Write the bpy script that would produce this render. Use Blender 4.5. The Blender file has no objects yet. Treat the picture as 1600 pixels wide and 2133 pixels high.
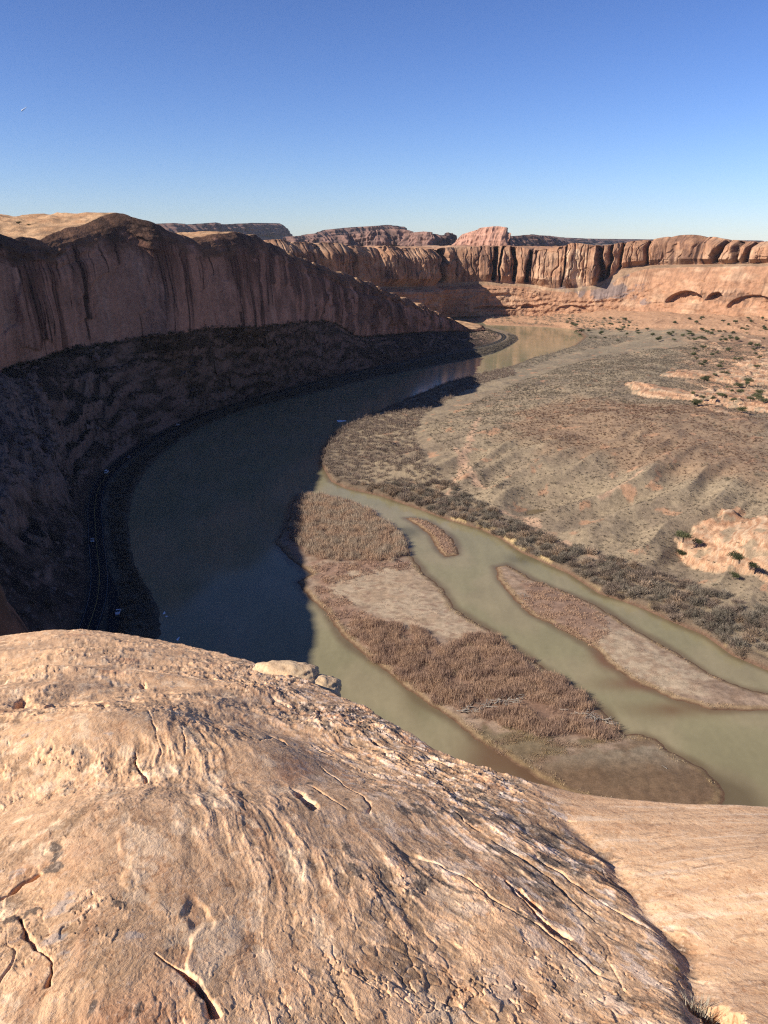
import bpy, bmesh, math, random
import numpy as np
from mathutils import Vector

sc = bpy.context.scene
COL = sc.collection
rng = np.random.default_rng(7)
random.seed(7)
R = math.radians

# ------------------------------------------------------------------ camera
CZ, PITCH, F = 155.0, R(18.03), 1725.0
cam = bpy.data.cameras.new("camera")
cam.sensor_fit = 'VERTICAL'
cam.sensor_height = 36.0
cam.lens = F / 2133.0 * 36.0
cam.clip_start, cam.clip_end = 0.05, 80000.0
cam_o = bpy.data.objects.new("camera", cam)
cam_o.location = (0, 0, CZ)
cam_o.rotation_euler = (R(90) - PITCH, 0, 0)
COL.objects.link(cam_o)
sc.camera = cam_o

# ------------------------------------------------------------------ sky, sun, exposure
SUN_EL = R(32.5)
SX, SY = -0.936, -0.352                      # horizontal direction towards the sun
world = bpy.data.worlds.new("World")
sc.world = world
world.use_nodes = True
wn = world.node_tree
bg = wn.nodes["Background"]
sky = wn.nodes.new("ShaderNodeTexSky")
sky.sky_type = 'NISHITA'
sky.sun_disc = False
sky.sun_elevation = SUN_EL
sky.sun_rotation = math.atan2(SX, SY)
sky.altitude = 1300.0
sky.air_density = 1.0
sky.dust_density = 0.3
sky.ozone_density = 2.5
bg.inputs["Strength"].default_value = 0.05
gam = wn.nodes.new("ShaderNodeGamma")
gam.inputs["Gamma"].default_value = 1.35
tint = wn.nodes.new("ShaderNodeMix"); tint.data_type = 'RGBA'; tint.blend_type = 'MULTIPLY'
tint.inputs[0].default_value = 1.0
tint.inputs[7].default_value = (0.60, 0.647, 0.867, 1)
wn.links.new(sky.outputs[0], gam.inputs["Color"])
wn.links.new(gam.outputs[0], tint.inputs[6])
wn.links.new(tint.outputs[2], bg.inputs["Color"])
sun = bpy.data.lights.new("sun", 'SUN')
sun.energy = 5.0
sun.angle = R(0.53)
sun.color = (1.0, 0.93, 0.82)
sun_o = bpy.data.objects.new("sun", sun)
sdir = Vector((SX * math.cos(SUN_EL), SY * math.cos(SUN_EL), math.sin(SUN_EL)))
sun_o.rotation_euler = sdir.to_track_quat('Z', 'Y').to_euler()
sun_o.location = (-300, -100, 400)
COL.objects.link(sun_o)
sc.view_settings.view_transform = 'Standard'
sc.view_settings.look = 'None'
sc.view_settings.gamma = 1.0
sc.view_settings.exposure = 0.78
sc.cycles.use_denoising = False
sc.cycles.filter_width = 1.2
sc.cycles.max_bounces = 6
sc.cycles.diffuse_bounces = 3
sc.cycles.glossy_bounces = 2
sc.cycles.volume_bounces = 0
sc.cycles.sample_clamp_indirect = 0.6

# ------------------------------------------------------------------ picture <-> place
cP, sP = math.cos(PITCH), math.sin(PITCH)

def ray(px, py):
    kx = (np.asarray(px, float) - 800.0) / F
    ky = (1066.5 - np.asarray(py, float)) / F
    return np.stack([kx, cP + ky * sP, -sP + ky * cP], -1)

def P(px, py, z=0.0):
    d = ray(px, py)
    t = (np.asarray(z) - CZ) / d[..., 2]
    return d * t[..., None] + np.array([0, 0, CZ])

def z_at(y_plan, py):
    """height of the point at forward distance y_plan that stands on picture row py"""
    k = (1066.5 - np.asarray(py, float)) / F
    return CZ + np.asarray(y_plan) * (k * cP - sP) / (cP + k * sP)

def at_dist(px, py, y):
    d = ray(px, py)
    t = np.asarray(y) / d[..., 1]
    return d * t[..., None] + np.array([0, 0, CZ])

def poly(pts, z=0.0):
    a = np.array(pts, float)
    return P(a[:, 0], a[:, 1], z)[:, :2]

# ------------------------------------------------------------------ noise
_perm = np.random.default_rng(11).permutation(512).astype(np.int64)
_perm = np.concatenate([_perm, _perm])
_ang = np.random.default_rng(12).random(512) * 2 * np.pi
_gx, _gy = np.cos(_ang).astype(np.float32), np.sin(_ang).astype(np.float32)

def gnoise(x, y, seed=0):
    x = np.asarray(x, np.float64) + seed * 17.31
    y = np.asarray(y, np.float64) + seed * 9.77
    xi = np.floor(x).astype(np.int64); yi = np.floor(y).astype(np.int64)
    fx = (x - xi).astype(np.float32); fy = (y - yi).astype(np.float32)
    u = fx * fx * fx * (fx * (fx * 6 - 15) + 10)
    v = fy * fy * fy * (fy * (fy * 6 - 15) + 10)
    def g(ix, iy, dx, dy):
        h = _perm[(_perm[ix & 511] + iy) & 511]
        return _gx[h] * dx + _gy[h] * dy
    n00 = g(xi, yi, fx, fy); n10 = g(xi + 1, yi, fx - 1, fy)
    n01 = g(xi, yi + 1, fx, fy - 1); n11 = g(xi + 1, yi + 1, fx - 1, fy - 1)
    a = n00 + u * (n10 - n00); b = n01 + u * (n11 - n01)
    return (a + v * (b - a)) * 1.5

def fbm(x, y, octv=4, seed=0, gain=0.5, lac=2.03):
    s = 0.0; a = 1.0; f = 1.0
    for i in range(octv):
        s = s + a * gnoise(np.asarray(x) * f, np.asarray(y) * f, seed + i * 3)
        a *= gain; f *= lac
    return s

def ridged(x, y, octv=4, seed=0):
    s = 0.0; a = 1.0; f = 1.0
    for i in range(octv):
        s = s + a * (1 - 2 * np.abs(gnoise(np.asarray(x) * f, np.asarray(y) * f, seed + i * 5)))
        a *= 0.5; f *= 2.1
    return s

_r1 = np.random.default_rng(31).random(1024); _r2 = np.random.default_rng(32).random(1024); _r3 = np.random.default_rng(33).random(1024)
def plates(x, y, seed=0):
    """cell pattern: a level per cell and the distance to the cell's border"""
    xi = np.floor(x).astype(np.int64); yi = np.floor(y).astype(np.int64)
    f1 = np.full(x.shape, 9.0, np.float32); f2 = np.full(x.shape, 9.0, np.float32); lv = np.zeros(x.shape, np.float32)
    for i in (-1, 0, 1):
        for j in (-1, 0, 1):
            h = (_perm[(_perm[(xi + i) & 511] + yi + j) & 511] + seed * 37) & 511
            d = np.hypot(xi + i + _r1[h] - x, yi + j + _r2[h] - y).astype(np.float32)
            c = d < f1
            f2 = np.where(c, f1, np.minimum(f2, d)); lv = np.where(c, _r3[h], lv); f1 = np.where(c, d, f1)
    return lv, f2 - f1

def S(x, a, b):
    t = np.clip((np.asarray(x, float) - a) / (b - a), 0, 1)
    return t * t * (3 - 2 * t)

def mix(a, b, t):
    a = np.asarray(a, float); b = np.asarray(b, float)
    t = np.asarray(t)[..., None]
    return a + (b - a) * t

def sdf(x, y, pg):
    """signed distance to a polygon, positive inside"""
    x = np.asarray(x, np.float64); y = np.asarray(y, np.float64)
    d2 = np.full(x.shape, 1e18); ins = np.zeros(x.shape, bool)
    n = len(pg)
    for i in range(n):
        ax, ay = pg[i]; bx, by = pg[(i + 1) % n]
        ex, ey = bx - ax, by - ay
        L = ex * ex + ey * ey
        if L < 1e-12: continue
        t = np.clip(((x - ax) * ex + (y - ay) * ey) / L, 0, 1)
        d2 = np.minimum(d2, (x - ax - t * ex) ** 2 + (y - ay - t * ey) ** 2)
        if ay != by:
            c = ((ay > y) != (by > y)) & (x < ex * (y - ay) / (by - ay) + ax)
            ins ^= c
    d = np.sqrt(d2)
    return np.where(ins, d, -d)

def catmull(p, n, closed=False):
    p = np.asarray(p, float)
    m = len(p)
    t = np.linspace(0, m - 1, n)
    i = np.clip(t.astype(int), 0, m - 2); f = (t - i)[:, None]
    p0 = p[np.clip(i - 1, 0, m - 1)]; p1 = p[i]; p2 = p[i + 1]; p3 = p[np.clip(i + 2, 0, m - 1)]
    return 0.5 * (2 * p1 + (p2 - p0) * f + (2 * p0 - 5 * p1 + 4 * p2 - p3) * f ** 2 + (3 * p1 - p0 - 3 * p2 + p3) * f ** 3)

# ------------------------------------------------------------------ mesh helpers
def raw_mesh(name, V, faces_flat, fsize, mat, col=None, smooth=True):
    me = bpy.data.meshes.new(name)
    V = np.ascontiguousarray(V, np.float32).reshape(-1, 3)
    fl = np.ascontiguousarray(faces_flat, np.int32).ravel()
    nf = len(fl) // fsize
    me.vertices.add(len(V)); me.vertices.foreach_set("co", V.ravel())
    me.loops.add(len(fl)); me.loops.foreach_set("vertex_index", fl)
    me.polygons.add(nf)
    me.polygons.foreach_set("loop_start", np.arange(0, nf * fsize, fsize, dtype=np.int32))
    try:
        me.polygons.foreach_set("loop_total", np.full(nf, fsize, np.int32))
    except Exception:
        pass
    me.update(calc_edges=True)
    me.polygons.foreach_set("use_smooth", np.full(nf, smooth, bool))
    if col is not None:
        c = np.ones((len(V), 4), np.float32)
        c[:, :3] = np.clip(np.asarray(col).reshape(-1, 3), 0, 4)
        at = me.color_attributes.new("Col", 'FLOAT_COLOR', 'POINT')
        at.data.foreach_set("color", c.ravel())
    if mat: me.materials.append(mat)
    me.validate()
    return me

def grid_mesh(name, G, mat, col=None, smooth=True, flip=False):
    nu, nv = G.shape[:2]
    i = np.arange(nu * nv).reshape(nu, nv)
    q = np.stack([i[:-1, :-1], i[1:, :-1], i[1:, 1:], i[:-1, 1:]], -1).reshape(-1, 4)
    if flip: q = q[:, ::-1]
    return raw_mesh(name, G, q, 4, mat, col, smooth)

def tri_mesh(name, T, col, mat):
    """T (N,3,3) loose triangles, col (N,3)"""
    n = len(T)
    return raw_mesh(name, T.reshape(-1, 3), np.arange(3 * n), 3, mat, np.repeat(np.asarray(col), 3, axis=0), False)

def obj(name, me, parent=None, label=None, cat=None, kind=None, group=None, loc=None):
    o = bpy.data.objects.new(name, me)
    COL.objects.link(o)
    if parent is not None: o.parent = parent
    if loc is not None: o.location = loc
    tag(o, label, cat, kind, group)
    return o

def tag(o, label=None, cat=None, kind=None, group=None):
    if label: o["label"] = label
    if cat: o["category"] = cat
    if kind: o["kind"] = kind
    if group: o["group"] = group

def bm_mesh(name, bm, mat, smooth=False):
    me = bpy.data.meshes.new(name)
    bm.to_mesh(me); bm.free()
    me.polygons.foreach_set("use_smooth", np.full(len(me.polygons), smooth, bool))
    me.materials.append(mat)
    return me

# ------------------------------------------------------------------ materials
ALB = 0.76
class NT:
    def __init__(self, name):
        self.m = bpy.data.materials.new(name); self.m.use_nodes = True
        self.t = self.m.node_tree; self.b = self.t.nodes["Principled BSDF"]
    def n(self, typ, **kw):
        nd = self.t.nodes.new(typ)
        for k, v in kw.items():
            if k.startswith("i_"): nd.inputs[k[2:].replace("_", " ")].default_value = v
            else: setattr(nd, k, v)
        return nd
    def l(self, a, b): self.t.links.new(a, b)

def noise_mul(T, colsock, scales, lo, hi, stretch=(1, 1, 1)):
    geo = T.n("ShaderNodeNewGeometry")
    mp = T.n("ShaderNodeMapping"); mp.inputs["Scale"].default_value = stretch
    T.l(geo.outputs["Position"], mp.inputs["Vector"])
    cur = colsock; fac = None
    for s, det in scales:
        nz = T.n("ShaderNodeTexNoise"); nz.inputs["Scale"].default_value = s
        nz.inputs["Detail"].default_value = det; nz.inputs["Roughness"].default_value = 0.65
        T.l(mp.outputs[0], nz.inputs["Vector"])
        mr = T.n("ShaderNodeMapRange"); mr.inputs["From Min"].default_value = 0.3; mr.inputs["From Max"].default_value = 0.7
        mr.inputs["To Min"].default_value = lo; mr.inputs["To Max"].default_value = hi
        T.l(nz.outputs["Fac"], mr.inputs["Value"])
        mx = T.n("ShaderNodeMix", data_type='RGBA', blend_type='MULTIPLY'); mx.inputs[0].default_value = 1.0
        T.l(cur, mx.inputs[6]); T.l(mr.outputs[0], mx.inputs[7]); cur = mx.outputs[2]
        fac = nz
    return cur, fac

def mat_ground(name, scales, lo, hi, bump=0.0, bdist=0.1, rough=0.95, stretch=(1, 1, 1), bscale=None):
    T = NT(name)
    at = T.n("ShaderNodeAttribute", attribute_name="Col")
    lo, hi = lo * ALB ** (1 / len(scales)), hi * ALB ** (1 / len(scales))
    c, nz = noise_mul(T, at.outputs["Color"], scales, lo, hi, stretch)
    T.l(c, T.b.inputs["Base Color"])
    T.b.inputs["Roughness"].default_value = rough
    T.b.inputs["Specular IOR Level"].default_value = 0.15
    if bump:
        bp = T.n("ShaderNodeBump"); bp.inputs["Strength"].default_value = bump; bp.inputs["Distance"].default_value = bdist
        T.l(nz.outputs["Fac"], bp.inputs["Height"]); T.l(bp.outputs[0], T.b.inputs["Normal"])
    return T.m

def mat_flat(name, col, rough=0.8, metal=0.0, spec=0.3, var=0.0, vscale=5.0):
    T = NT(name)
    T.b.inputs["Roughness"].default_value = rough
    T.b.inputs["Metallic"].default_value = metal
    T.b.inputs["Specular IOR Level"].default_value = spec
    rgb = T.n("ShaderNodeRGB"); rgb.outputs[0].default_value = (*col, 1)
    c, _ = noise_mul(T, rgb.outputs[0], [(vscale, 3)], 1 - var, 1 + var)
    T.l(c, T.b.inputs["Base Color"])
    return T.m

def mat_twig(name, objvar=0.0):
    T = NT(name)
    at = T.n("ShaderNodeAttribute", attribute_name="Col")
    c = at.outputs["Color"]
    if objvar:
        oi = T.n("ShaderNodeObjectInfo")
        mr = T.n("ShaderNodeMapRange"); mr.inputs["To Min"].default_value = 1 - objvar; mr.inputs["To Max"].default_value = 1 + objvar
        T.l(oi.outputs["Random"], mr.inputs["Value"])
        mx = T.n("ShaderNodeMix", data_type='RGBA', blend_type='MULTIPLY'); mx.inputs[0].default_value = 1.0
        T.l(c, mx.inputs[6]); T.l(mr.outputs[0], mx.inputs[7]); c = mx.outputs[2]
    mz = T.n("ShaderNodeMix", data_type='RGBA', blend_type='MULTIPLY'); mz.inputs[0].default_value = 1.0
    T.l(c, mz.inputs[6]); mz.inputs[7].default_value = (0.82, 0.82, 0.82, 1)
    T.l(mz.outputs[2], T.b.inputs["Base Color"])
    T.b.inputs["Roughness"].default_value = 0.9
    T.b.inputs["Specular IOR Level"].default_value = 0.1
    return T.m

M_TERR = mat_ground("valley soil", [(0.35, 6), (2.2, 3)], 0.72, 1.28, bump=0.6, bdist=0.5)
M_SAND = mat_ground("river sand", [(0.35, 7), (2.5, 4)], 0.72, 1.28, bump=0.4, bdist=0.15)
M_CLIFF = mat_ground("varnished sandstone", [(0.05, 8), (0.35, 5)], 0.78, 1.22, bump=0.7, bdist=1.2)
M_FAR = mat_ground("far sandstone", [(0.02, 8), (0.12, 5)], 0.75, 1.25, bump=0.6, bdist=3.0)
M_TWIG = mat_twig("twigs")
M_TWIGV = mat_twig("varied twigs", 0.3)

def rock_material():
    T = NT("slickrock")
    at = T.n("ShaderNodeAttribute", attribute_name="Col")
    geo = T.n("ShaderNodeNewGeometry")
    mp = T.n("ShaderNodeMapping"); mp.inputs["Rotation"].default_value = (0, 0, R(-19)); mp.inputs["Scale"].default_value = (2.2, 0.9, 1.6)
    T.l(geo.outputs["Position"], mp.inputs["Vector"])
    def nz(scale, det, rough, dist=0.0):
        n = T.n("ShaderNodeTexNoise"); n.inputs["Scale"].default_value = scale; n.inputs["Detail"].default_value = det
        n.inputs["Roughness"].default_value = rough; n.inputs["Distortion"].default_value = dist
        T.l(mp.outputs[0], n.inputs["Vector"]); return n
    def thr(n, lo, hi, top):
        m = T.n("ShaderNodeMapRange", interpolation_type='SMOOTHSTEP'); m.inputs["From Min"].default_value = lo; m.inputs["From Max"].default_value = hi
        m.inputs["To Min"].default_value = 0; m.inputs["To Max"].default_value = top
        T.l(n.outputs["Fac"], m.inputs["Value"]); return m
    nA, nB, nC = nz(7, 7, 0.66, 0.4), nz(22, 6, 0.7, 0.3), nz(70, 4, 0.6)
    cur = at.outputs["Color"]
    def over(cur, n, lo, hi, top, col, mode='MIX'):
        x = T.n("ShaderNodeMix", data_type='RGBA', blend_type=mode)
        T.l(thr(n, lo, hi, top).outputs[0], x.inputs[0]); T.l(cur, x.inputs[6]); x.inputs[7].default_value = (*col, 1)
        return x.outputs[2]
    cur = over(cur, nA, 0.56, 0.60, 0.30, (0.72, 0.50, 0.33))
    cur = over(cur, nA, 0.43, 0.39, 0.55, (0.72, 0.62, 0.55), 'MULTIPLY')
    cur = over(cur, nB, 0.57, 0.61, 0.34, (0.74, 0.55, 0.39))
    cur = over(cur, nB, 0.42, 0.37, 0.70, (0.62, 0.50, 0.43), 'MULTIPLY')
    cur = over(cur, nC, 0.60, 0.70, 0.35, (0.80, 0.62, 0.46))
    cur = over(cur, nC, 0.40, 0.32, 0.60, (0.55, 0.45, 0.40), 'MULTIPLY')
    T.l(cur, T.b.inputs["Base Color"])
    T.b.inputs["Roughness"].default_value = 0.92
    T.b.inputs["Specular IOR Level"].default_value = 0.2
    b1 = T.n("ShaderNodeBump"); b1.inputs["Strength"].default_value = 0.55; b1.inputs["Distance"].default_value = 0.016
    b2 = T.n("ShaderNodeBump"); b2.inputs["Strength"].default_value = 0.55; b2.inputs["Distance"].default_value = 0.006
    b3 = T.n("ShaderNodeBump"); b3.inputs["Strength"].default_value = 0.4; b3.inputs["Distance"].default_value = 0.002
    T.l(nA.outputs["Fac"], b1.inputs["Height"]); T.l(nB.outputs["Fac"], b2.inputs["Height"]); T.l(nC.outputs["Fac"], b3.inputs["Height"])
    T.l(b1.outputs[0], b2.inputs["Normal"]); T.l(b2.outputs[0], b3.inputs["Normal"]); T.l(b3.outputs[0], T.b.inputs["Normal"])
    return T.m
M_ROCK = rock_material()

def water_material():
    T = NT("muddy river water")
    at = T.n("ShaderNodeAttribute", attribute_name="Col")
    c, _ = noise_mul(T, at.outputs["Color"], [(0.03, 4)], 0.72, 0.82)
    T.l(c, T.b.inputs["Base Color"])
    T.b.inputs["Roughness"].default_value = 0.10
    T.b.inputs["IOR"].default_value = 1.33
    T.b.inputs["Specular IOR Level"].default_value = 0.20
    geo = T.n("ShaderNodeNewGeometry")
    n1 = T.n("ShaderNodeTexNoise"); n1.inputs["Scale"].default_value = 0.5; n1.inputs["Detail"].default_value = 4
    T.l(geo.outputs["Position"], n1.inputs["Vector"])
    b1 = T.n("ShaderNodeBump"); b1.inputs["Strength"].default_value = 0.10; b1.inputs["Distance"].default_value = 0.03
    T.l(n1.outputs["Fac"], b1.inputs["Height"]); T.l(b1.outputs[0], T.b.inputs["Normal"])
    return T.m
M_WATER = water_material()

# ================================================================== FOREGROUND LEDGE
CREST = np.array([  # picture column, picture row of the ledge's edge, distance of the edge
    (-3600, 1500, 14), (-1500, 1460, 14), (-500, 1400, 15), (-250, 1360, 16), (0, 1331, 17), (85, 1314, 17.5), (160, 1311, 17.5), (240, 1320, 17), (370, 1343, 14.5),
    (460, 1364, 12.5), (545, 1387, 10.6), (620, 1415, 9.0), (700, 1450, 7.4), (800, 1503, 5.6), (930, 1588, 4.5), (1010, 1612, 4.35), (1080, 1630, 4.25),
    (1200, 1665, 4.05), (1350, 1681, 3.95), (1480, 1688, 3.85), (1600, 1693, 3.8), (1850, 1705, 4.2), (2300, 1740, 5.5), (3200, 1760, 8.0), (5200, 1760, 11.0)], float)
_d = ray(CREST[:, 0], CREST[:, 1])
C_az = _d[:, 0] / _d[:, 1]
C_tan = -_d[:, 2] / np.hypot(_d[:, 0], _d[:, 1])
C_rc = CREST[:, 2]
A0 = 1.05

_aa = np.linspace(C_az[0] - .1, C_az[-1] + .1, 2000)
def _sm(v, w):
    k = np.hanning(w); k /= k.sum()
    return np.convolve(np.pad(v, w // 2, mode='edge'), k, 'valid')[:len(v)]
_tt = _sm(np.interp(_aa, C_az, C_tan), 61); _rr = _sm(np.interp(_aa, C_az, C_rc), 161)
def crest(az):
    t = np.interp(az, _aa, _tt); rc = np.interp(az, _aa, _rr)
    return t, rc, t - A0 / rc        # tangent of edge, distance of edge, slope b

def rockP(px, py):
    d = ray(px, py)
    az = d[..., 0] / d[..., 1]; t = -d[..., 2] / np.hypot(d[..., 0], d[..., 1])
    tc, rc, b = crest(az)
    r = np.minimum(A0 / np.maximum(t - b, 1e-3), rc)
    h = np.hypot(d[..., 0], d[..., 1])
    return np.stack([d[..., 0] / h * r, d[..., 1] / h * r], -1)

def build_rock():
    phi = np.concatenate([np.linspace(-2.4, -0.70, 150)[:-1], np.linspace(-0.70, 0.68, 1220), np.linspace(0.68, 2.4, 150)[1:]])
    az = np.where(np.abs(phi) < 1.25, np.tan(np.clip(phi, -1.25, 1.25)), np.sign(phi) * 3.0)
    tc, rc, b = crest(az)
    ang_c = np.arctan(tc)
    nin, nedge = 760, 70
    # inner rows: even in viewing angle from under the viewer's feet up to near the edge
    f = np.linspace(0, 1, nin)
    f = np.concatenate([[-0.75, -0.5, -0.3, -0.15, -0.07, -0.03], f])
    ang = R(64) + (ang_c[:, None] + R(0.45) - R(64)) * np.maximum(f, 0)[None, :] + R(22) * (-np.minimum(f, 0) / 0.75)[None, :]
    r_in = A0 / (np.tan(ang) - b[:, None])
    e = np.linspace(0, 1, nedge + 1)[1:]
    r_last = r_in[:, -1:]
    r_ed = r_last + (rc[:, None] * 1.45 - r_last) * e[None, :] ** 1.2
    r = np.concatenate([r_in, r_ed], 1)
    h = A0 + b[:, None] * r
    ov = np.maximum(r - rc[:, None] * 1.03, 0)
    h = h + 0.5 * ov ** 2 + 0.3 * ov
    ca = np.cos(phi); sa = np.sin(phi)
    X = sa[:, None] * r; Y = ca[:, None] * r
    Z = CZ - h
    rn = r / rc[:, None]
    inner = (1 - S(rn, 0.55, 1.0))              # broad shapes fade out towards the edge
    # ---- broad undulation
    Z += inner * (0.16 * fbm(X * 0.45, Y * 0.45, 2, 3)) * np.minimum(r / 3, 1)
    # ---- gully between the rough flank and the smooth pale slab on the right
    gl = rockP(np.array([1105, 1160, 1230, 1330, 1400, 1440, 1480, 1530]), np.array([1640, 1672, 1745, 1850, 1960, 2030, 2100, 2250]))
    gy = gl[::-1, 1]; gx = gl[::-1, 0]
    gxx = np.interp(Y, gy, gx) + 0.05 * fbm(Y * 1.5, Y * 0 + 2, 3, 5)
    dg = X - gxx                               # metres right (+) of the gully line
    gfade = (1 - S(rn, 0.7, 1.02)) * S(Y, 0.6, 1.2)
    left = np.clip(-dg, 0, 1.6)
    Z += gfade * (0.02 * left * S(Y, 0.5, 2.0))
    Z += gfade * (0.13 * np.clip(dg, 0, 1.5) - 0.015 * S(dg, -0.05, 0.03) * np.exp(-np.clip(dg, 0, 9) / 0.35))
    Z -= gfade * 0.02 * np.exp(-(dg / 0.05) ** 2)
    slab = S(dg + 0.10 * fbm(X * 3, Y * 3, 4, 7), -0.07, 0.16) * S(Y, 0.2, 0.8)
    flank = (1 - slab) * S(X + 0.28 * Y - 0.15, 0.0, 1.6)       # right flank of the dome
    # ---- bedding coordinates
    ex, ey = -0.33, 0.944
    wx = 0.13 * fbm(X * 0.5, Y * 0.35, 3, 21)
    al = X * ex + Y * ey
    ac = X * ey - Y * ex + wx
    amp = np.clip(r / 4.0, 0.4, 2.6)
    centre = np.exp(-((X + 0.1 * Y - 0.3) / 1.6) ** 2)
    bedw = (0.20 + 0.80 * np.clip(centre + 0.7 * flank, 0, 1)) * (1 - 0.5 * slab)
    bedw *= np.clip(0.55 + 0.9 * fbm(X * 0.7, Y * 0.35, 2, 31), 0.05, 1.3)
    def steps(q, sharp):
        fr = q - np.floor(q)
        return np.floor(q) + S(fr, 0, sharp) - q
    # a few thin-bed steps, broken up
    st1 = steps(ac * 2.4 + 0.45 * fbm(al * 0.9, ac * 2.2, 4, 41, 0.6), 0.10)
    Z += bedw * 0.008 * st1 * S(fbm(al * 1.3, ac * 3, 3, 43), -0.2, 0.35)
    # plates of different size, each with its own level and tone
    tone = np.zeros_like(X)
    fw = np.clip(0.5 + 1.1 * fbm(X * 0.6, Y * 0.6, 2, 71), 0.05, 1.0)
    for (fa, fc, hh, wt_, sd) in ((1.1, 2.6, 0.008, 1.0, 1), (3.0, 6.5, 0.0085, 1.0, 2), (7.5, 15.0, 0.0045, 1.0, 3), (16.0, 30.0, 0.0024, 0.9, 4)):
        wa = al * fa + 0.55 * fbm(al * fa * 1.4, ac * fc * 1.4, 4, 60 + sd, 0.62); wc = ac * fc + 0.55 * fbm(al * fa * 1.4 + 5, ac * fc * 1.4, 4, 66 + sd, 0.62)
        lv, ed = plates(wa, wc, sd)
        on = np.where(lv > 0.35, lv, 0.0)
        k = (0.30 + 0.7 * np.clip(0.8 * flank + centre * 0.6 + 0.3 * (fw > 0.6), 0, 1)) * (1 - 0.35 * slab) * fw
        Z += hh * on * k * np.clip(r / 3.5, 0.5, 2.2)
        tone += (lv - 0.5) * np.minimum(k * 1.6, 1) * (0.5 if sd == 1 else 1.0)
        if sd <= 3: Z -= hh * 0.5 * k * np.exp(-(ed / 0.05) ** 2) * (fbm(al * fa, ac * fc, 2, 75 + sd) > 0.15)
    Z += amp * (0.008 * fbm(X * 2.2, Y * 2.2, 3, 91) + 0.0016 * fbm(X * 9, Y * 9, 3, 95))
    # fine striations that follow the bedding
    sw_ = (0.25 + 0.75 * np.clip(0.4 + 0.6 * centre + flank, 0, 1)) * (1 - 0.5 * slab)
    sA = fbm(al * 0.9 + 0.3 * fbm(al * 2, ac * 5, 3, 87), ac * 11 + 0.35 * fbm(al * 2, ac * 4, 3, 88), 5, 84, 0.62); sB = fbm(al * 5, ac * 24 + 0.6 * fbm(al * 6, ac * 9, 3, 89), 4, 86, 0.65)
    sw_ = sw_ * np.clip(0.45 + 1.0 * fbm(al * 0.6, ac * 1.3, 3, 90), 0.1, 1.0)
    Z += 0.8 * sw_ * np.clip(r / 3, 0.6, 2.5) * (0.0075 * sA + 0.0030 * sB)
    # hairline joints along the bedding
    jn = np.abs(gnoise(al * 0.32 + 0.05 * fbm(al * 3, ac * 3, 3, 77), ac * 2.6 + 0.10 * fbm(al * 1.2, ac * 3, 4, 78, 0.55), 79))
    jm = S(fbm(al * 0.8, ac * 1.6, 3, 80), 0.0, 0.35) * (1 - 0.9 * slab) * np.clip(centre + flank, 0.15, 1)
    jw = 0.018 + 0.02 * np.clip(fbm(al * 6, ac * 6, 2, 83), -0.5, 1)
    Z -= 0.014 * np.exp(-(jn / (jw * 0.6)) ** 2) * jm * np.clip(r / 3, 0.6, 2)
    # far edge details: low cross-bedded ripples left
    rp = rockP(np.array([150]), np.array([1465]))[0]
    m = np.exp(-(((X - rp[0]) / 1.5) ** 2 + ((Y - rp[1]) / 1.1) ** 2))
    Z += m * 0.035 * steps((X + 0.25 * np.sin(Y * 2.2) + 0.2 * fbm(X, Y, 2, 97)) * 2.1, 0.3)
    # ---- explicit cracks and pits: picture polyline, width m, depth m, one-sided lift
    crk = [([(335, 2010), (400, 2065), (455, 2140)], 0.018, 0.075),
           ([(55, 1930), (75, 1990), (100, 2040), (105, 2090)], 0.012, 0.05),
           ([(1050, 1850), (1085, 1885), (1130, 1920), (1180, 1955)], 0.022, 0.06),
           ([(285, 1590), (305, 1640)], 0.025, 0.06),
           ([(0, 1885), (40, 1860), (80, 1840)], 0.03, 0.09)]
    for (px_, py_, ra, rb, dep) in ((632, 1688, 0.26, 0.042, 0.07), (918, 1592, 0.26, 0.035, 0.07), (104, 1488, 0.36, 0.06, 0.10), (296, 1432, 0.22, 0.045, 0.07), (780, 1545, 0.16, 0.04, 0.05), (1100, 1885, 0.13, 0.020, 0.028),
                                    (1482, 2092, 0.085, 0.050, 0.13), (1500, 2108, 0.05, 0.06, 0.09), (40, 1480, 0.30, 0.06, 0.10), (165, 1500, 0.25, 0.05, 0.10), (215, 1512, 0.2, 0.05, 0.08)):
        q = rockP(np.array([px_]), np.array([py_]))[0]
        mk = (np.abs(X - q[0]) < 1.2) & (np.abs(Y - q[1]) < 1.2)
        xs, ys = X[mk] - q[0], Y[mk] - q[1]
        a_ = xs * ex + ys * ey; b_ = xs * ey - ys * ex + 0.25 * rb * fbm(xs / ra * 2, ys / ra * 2, 3, 117)
        e = np.sqrt((a_ / ra) ** 2 + (b_ / np.where(b_ < 0, rb * 0.5, rb * 1.2)) ** 2) + 0.22 * fbm(xs / ra * 3, ys / ra * 3, 3, 119)
        Z[mk] -= dep * S(1 - e, 0, 0.75)
    dark = np.zeros_like(X)
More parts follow.
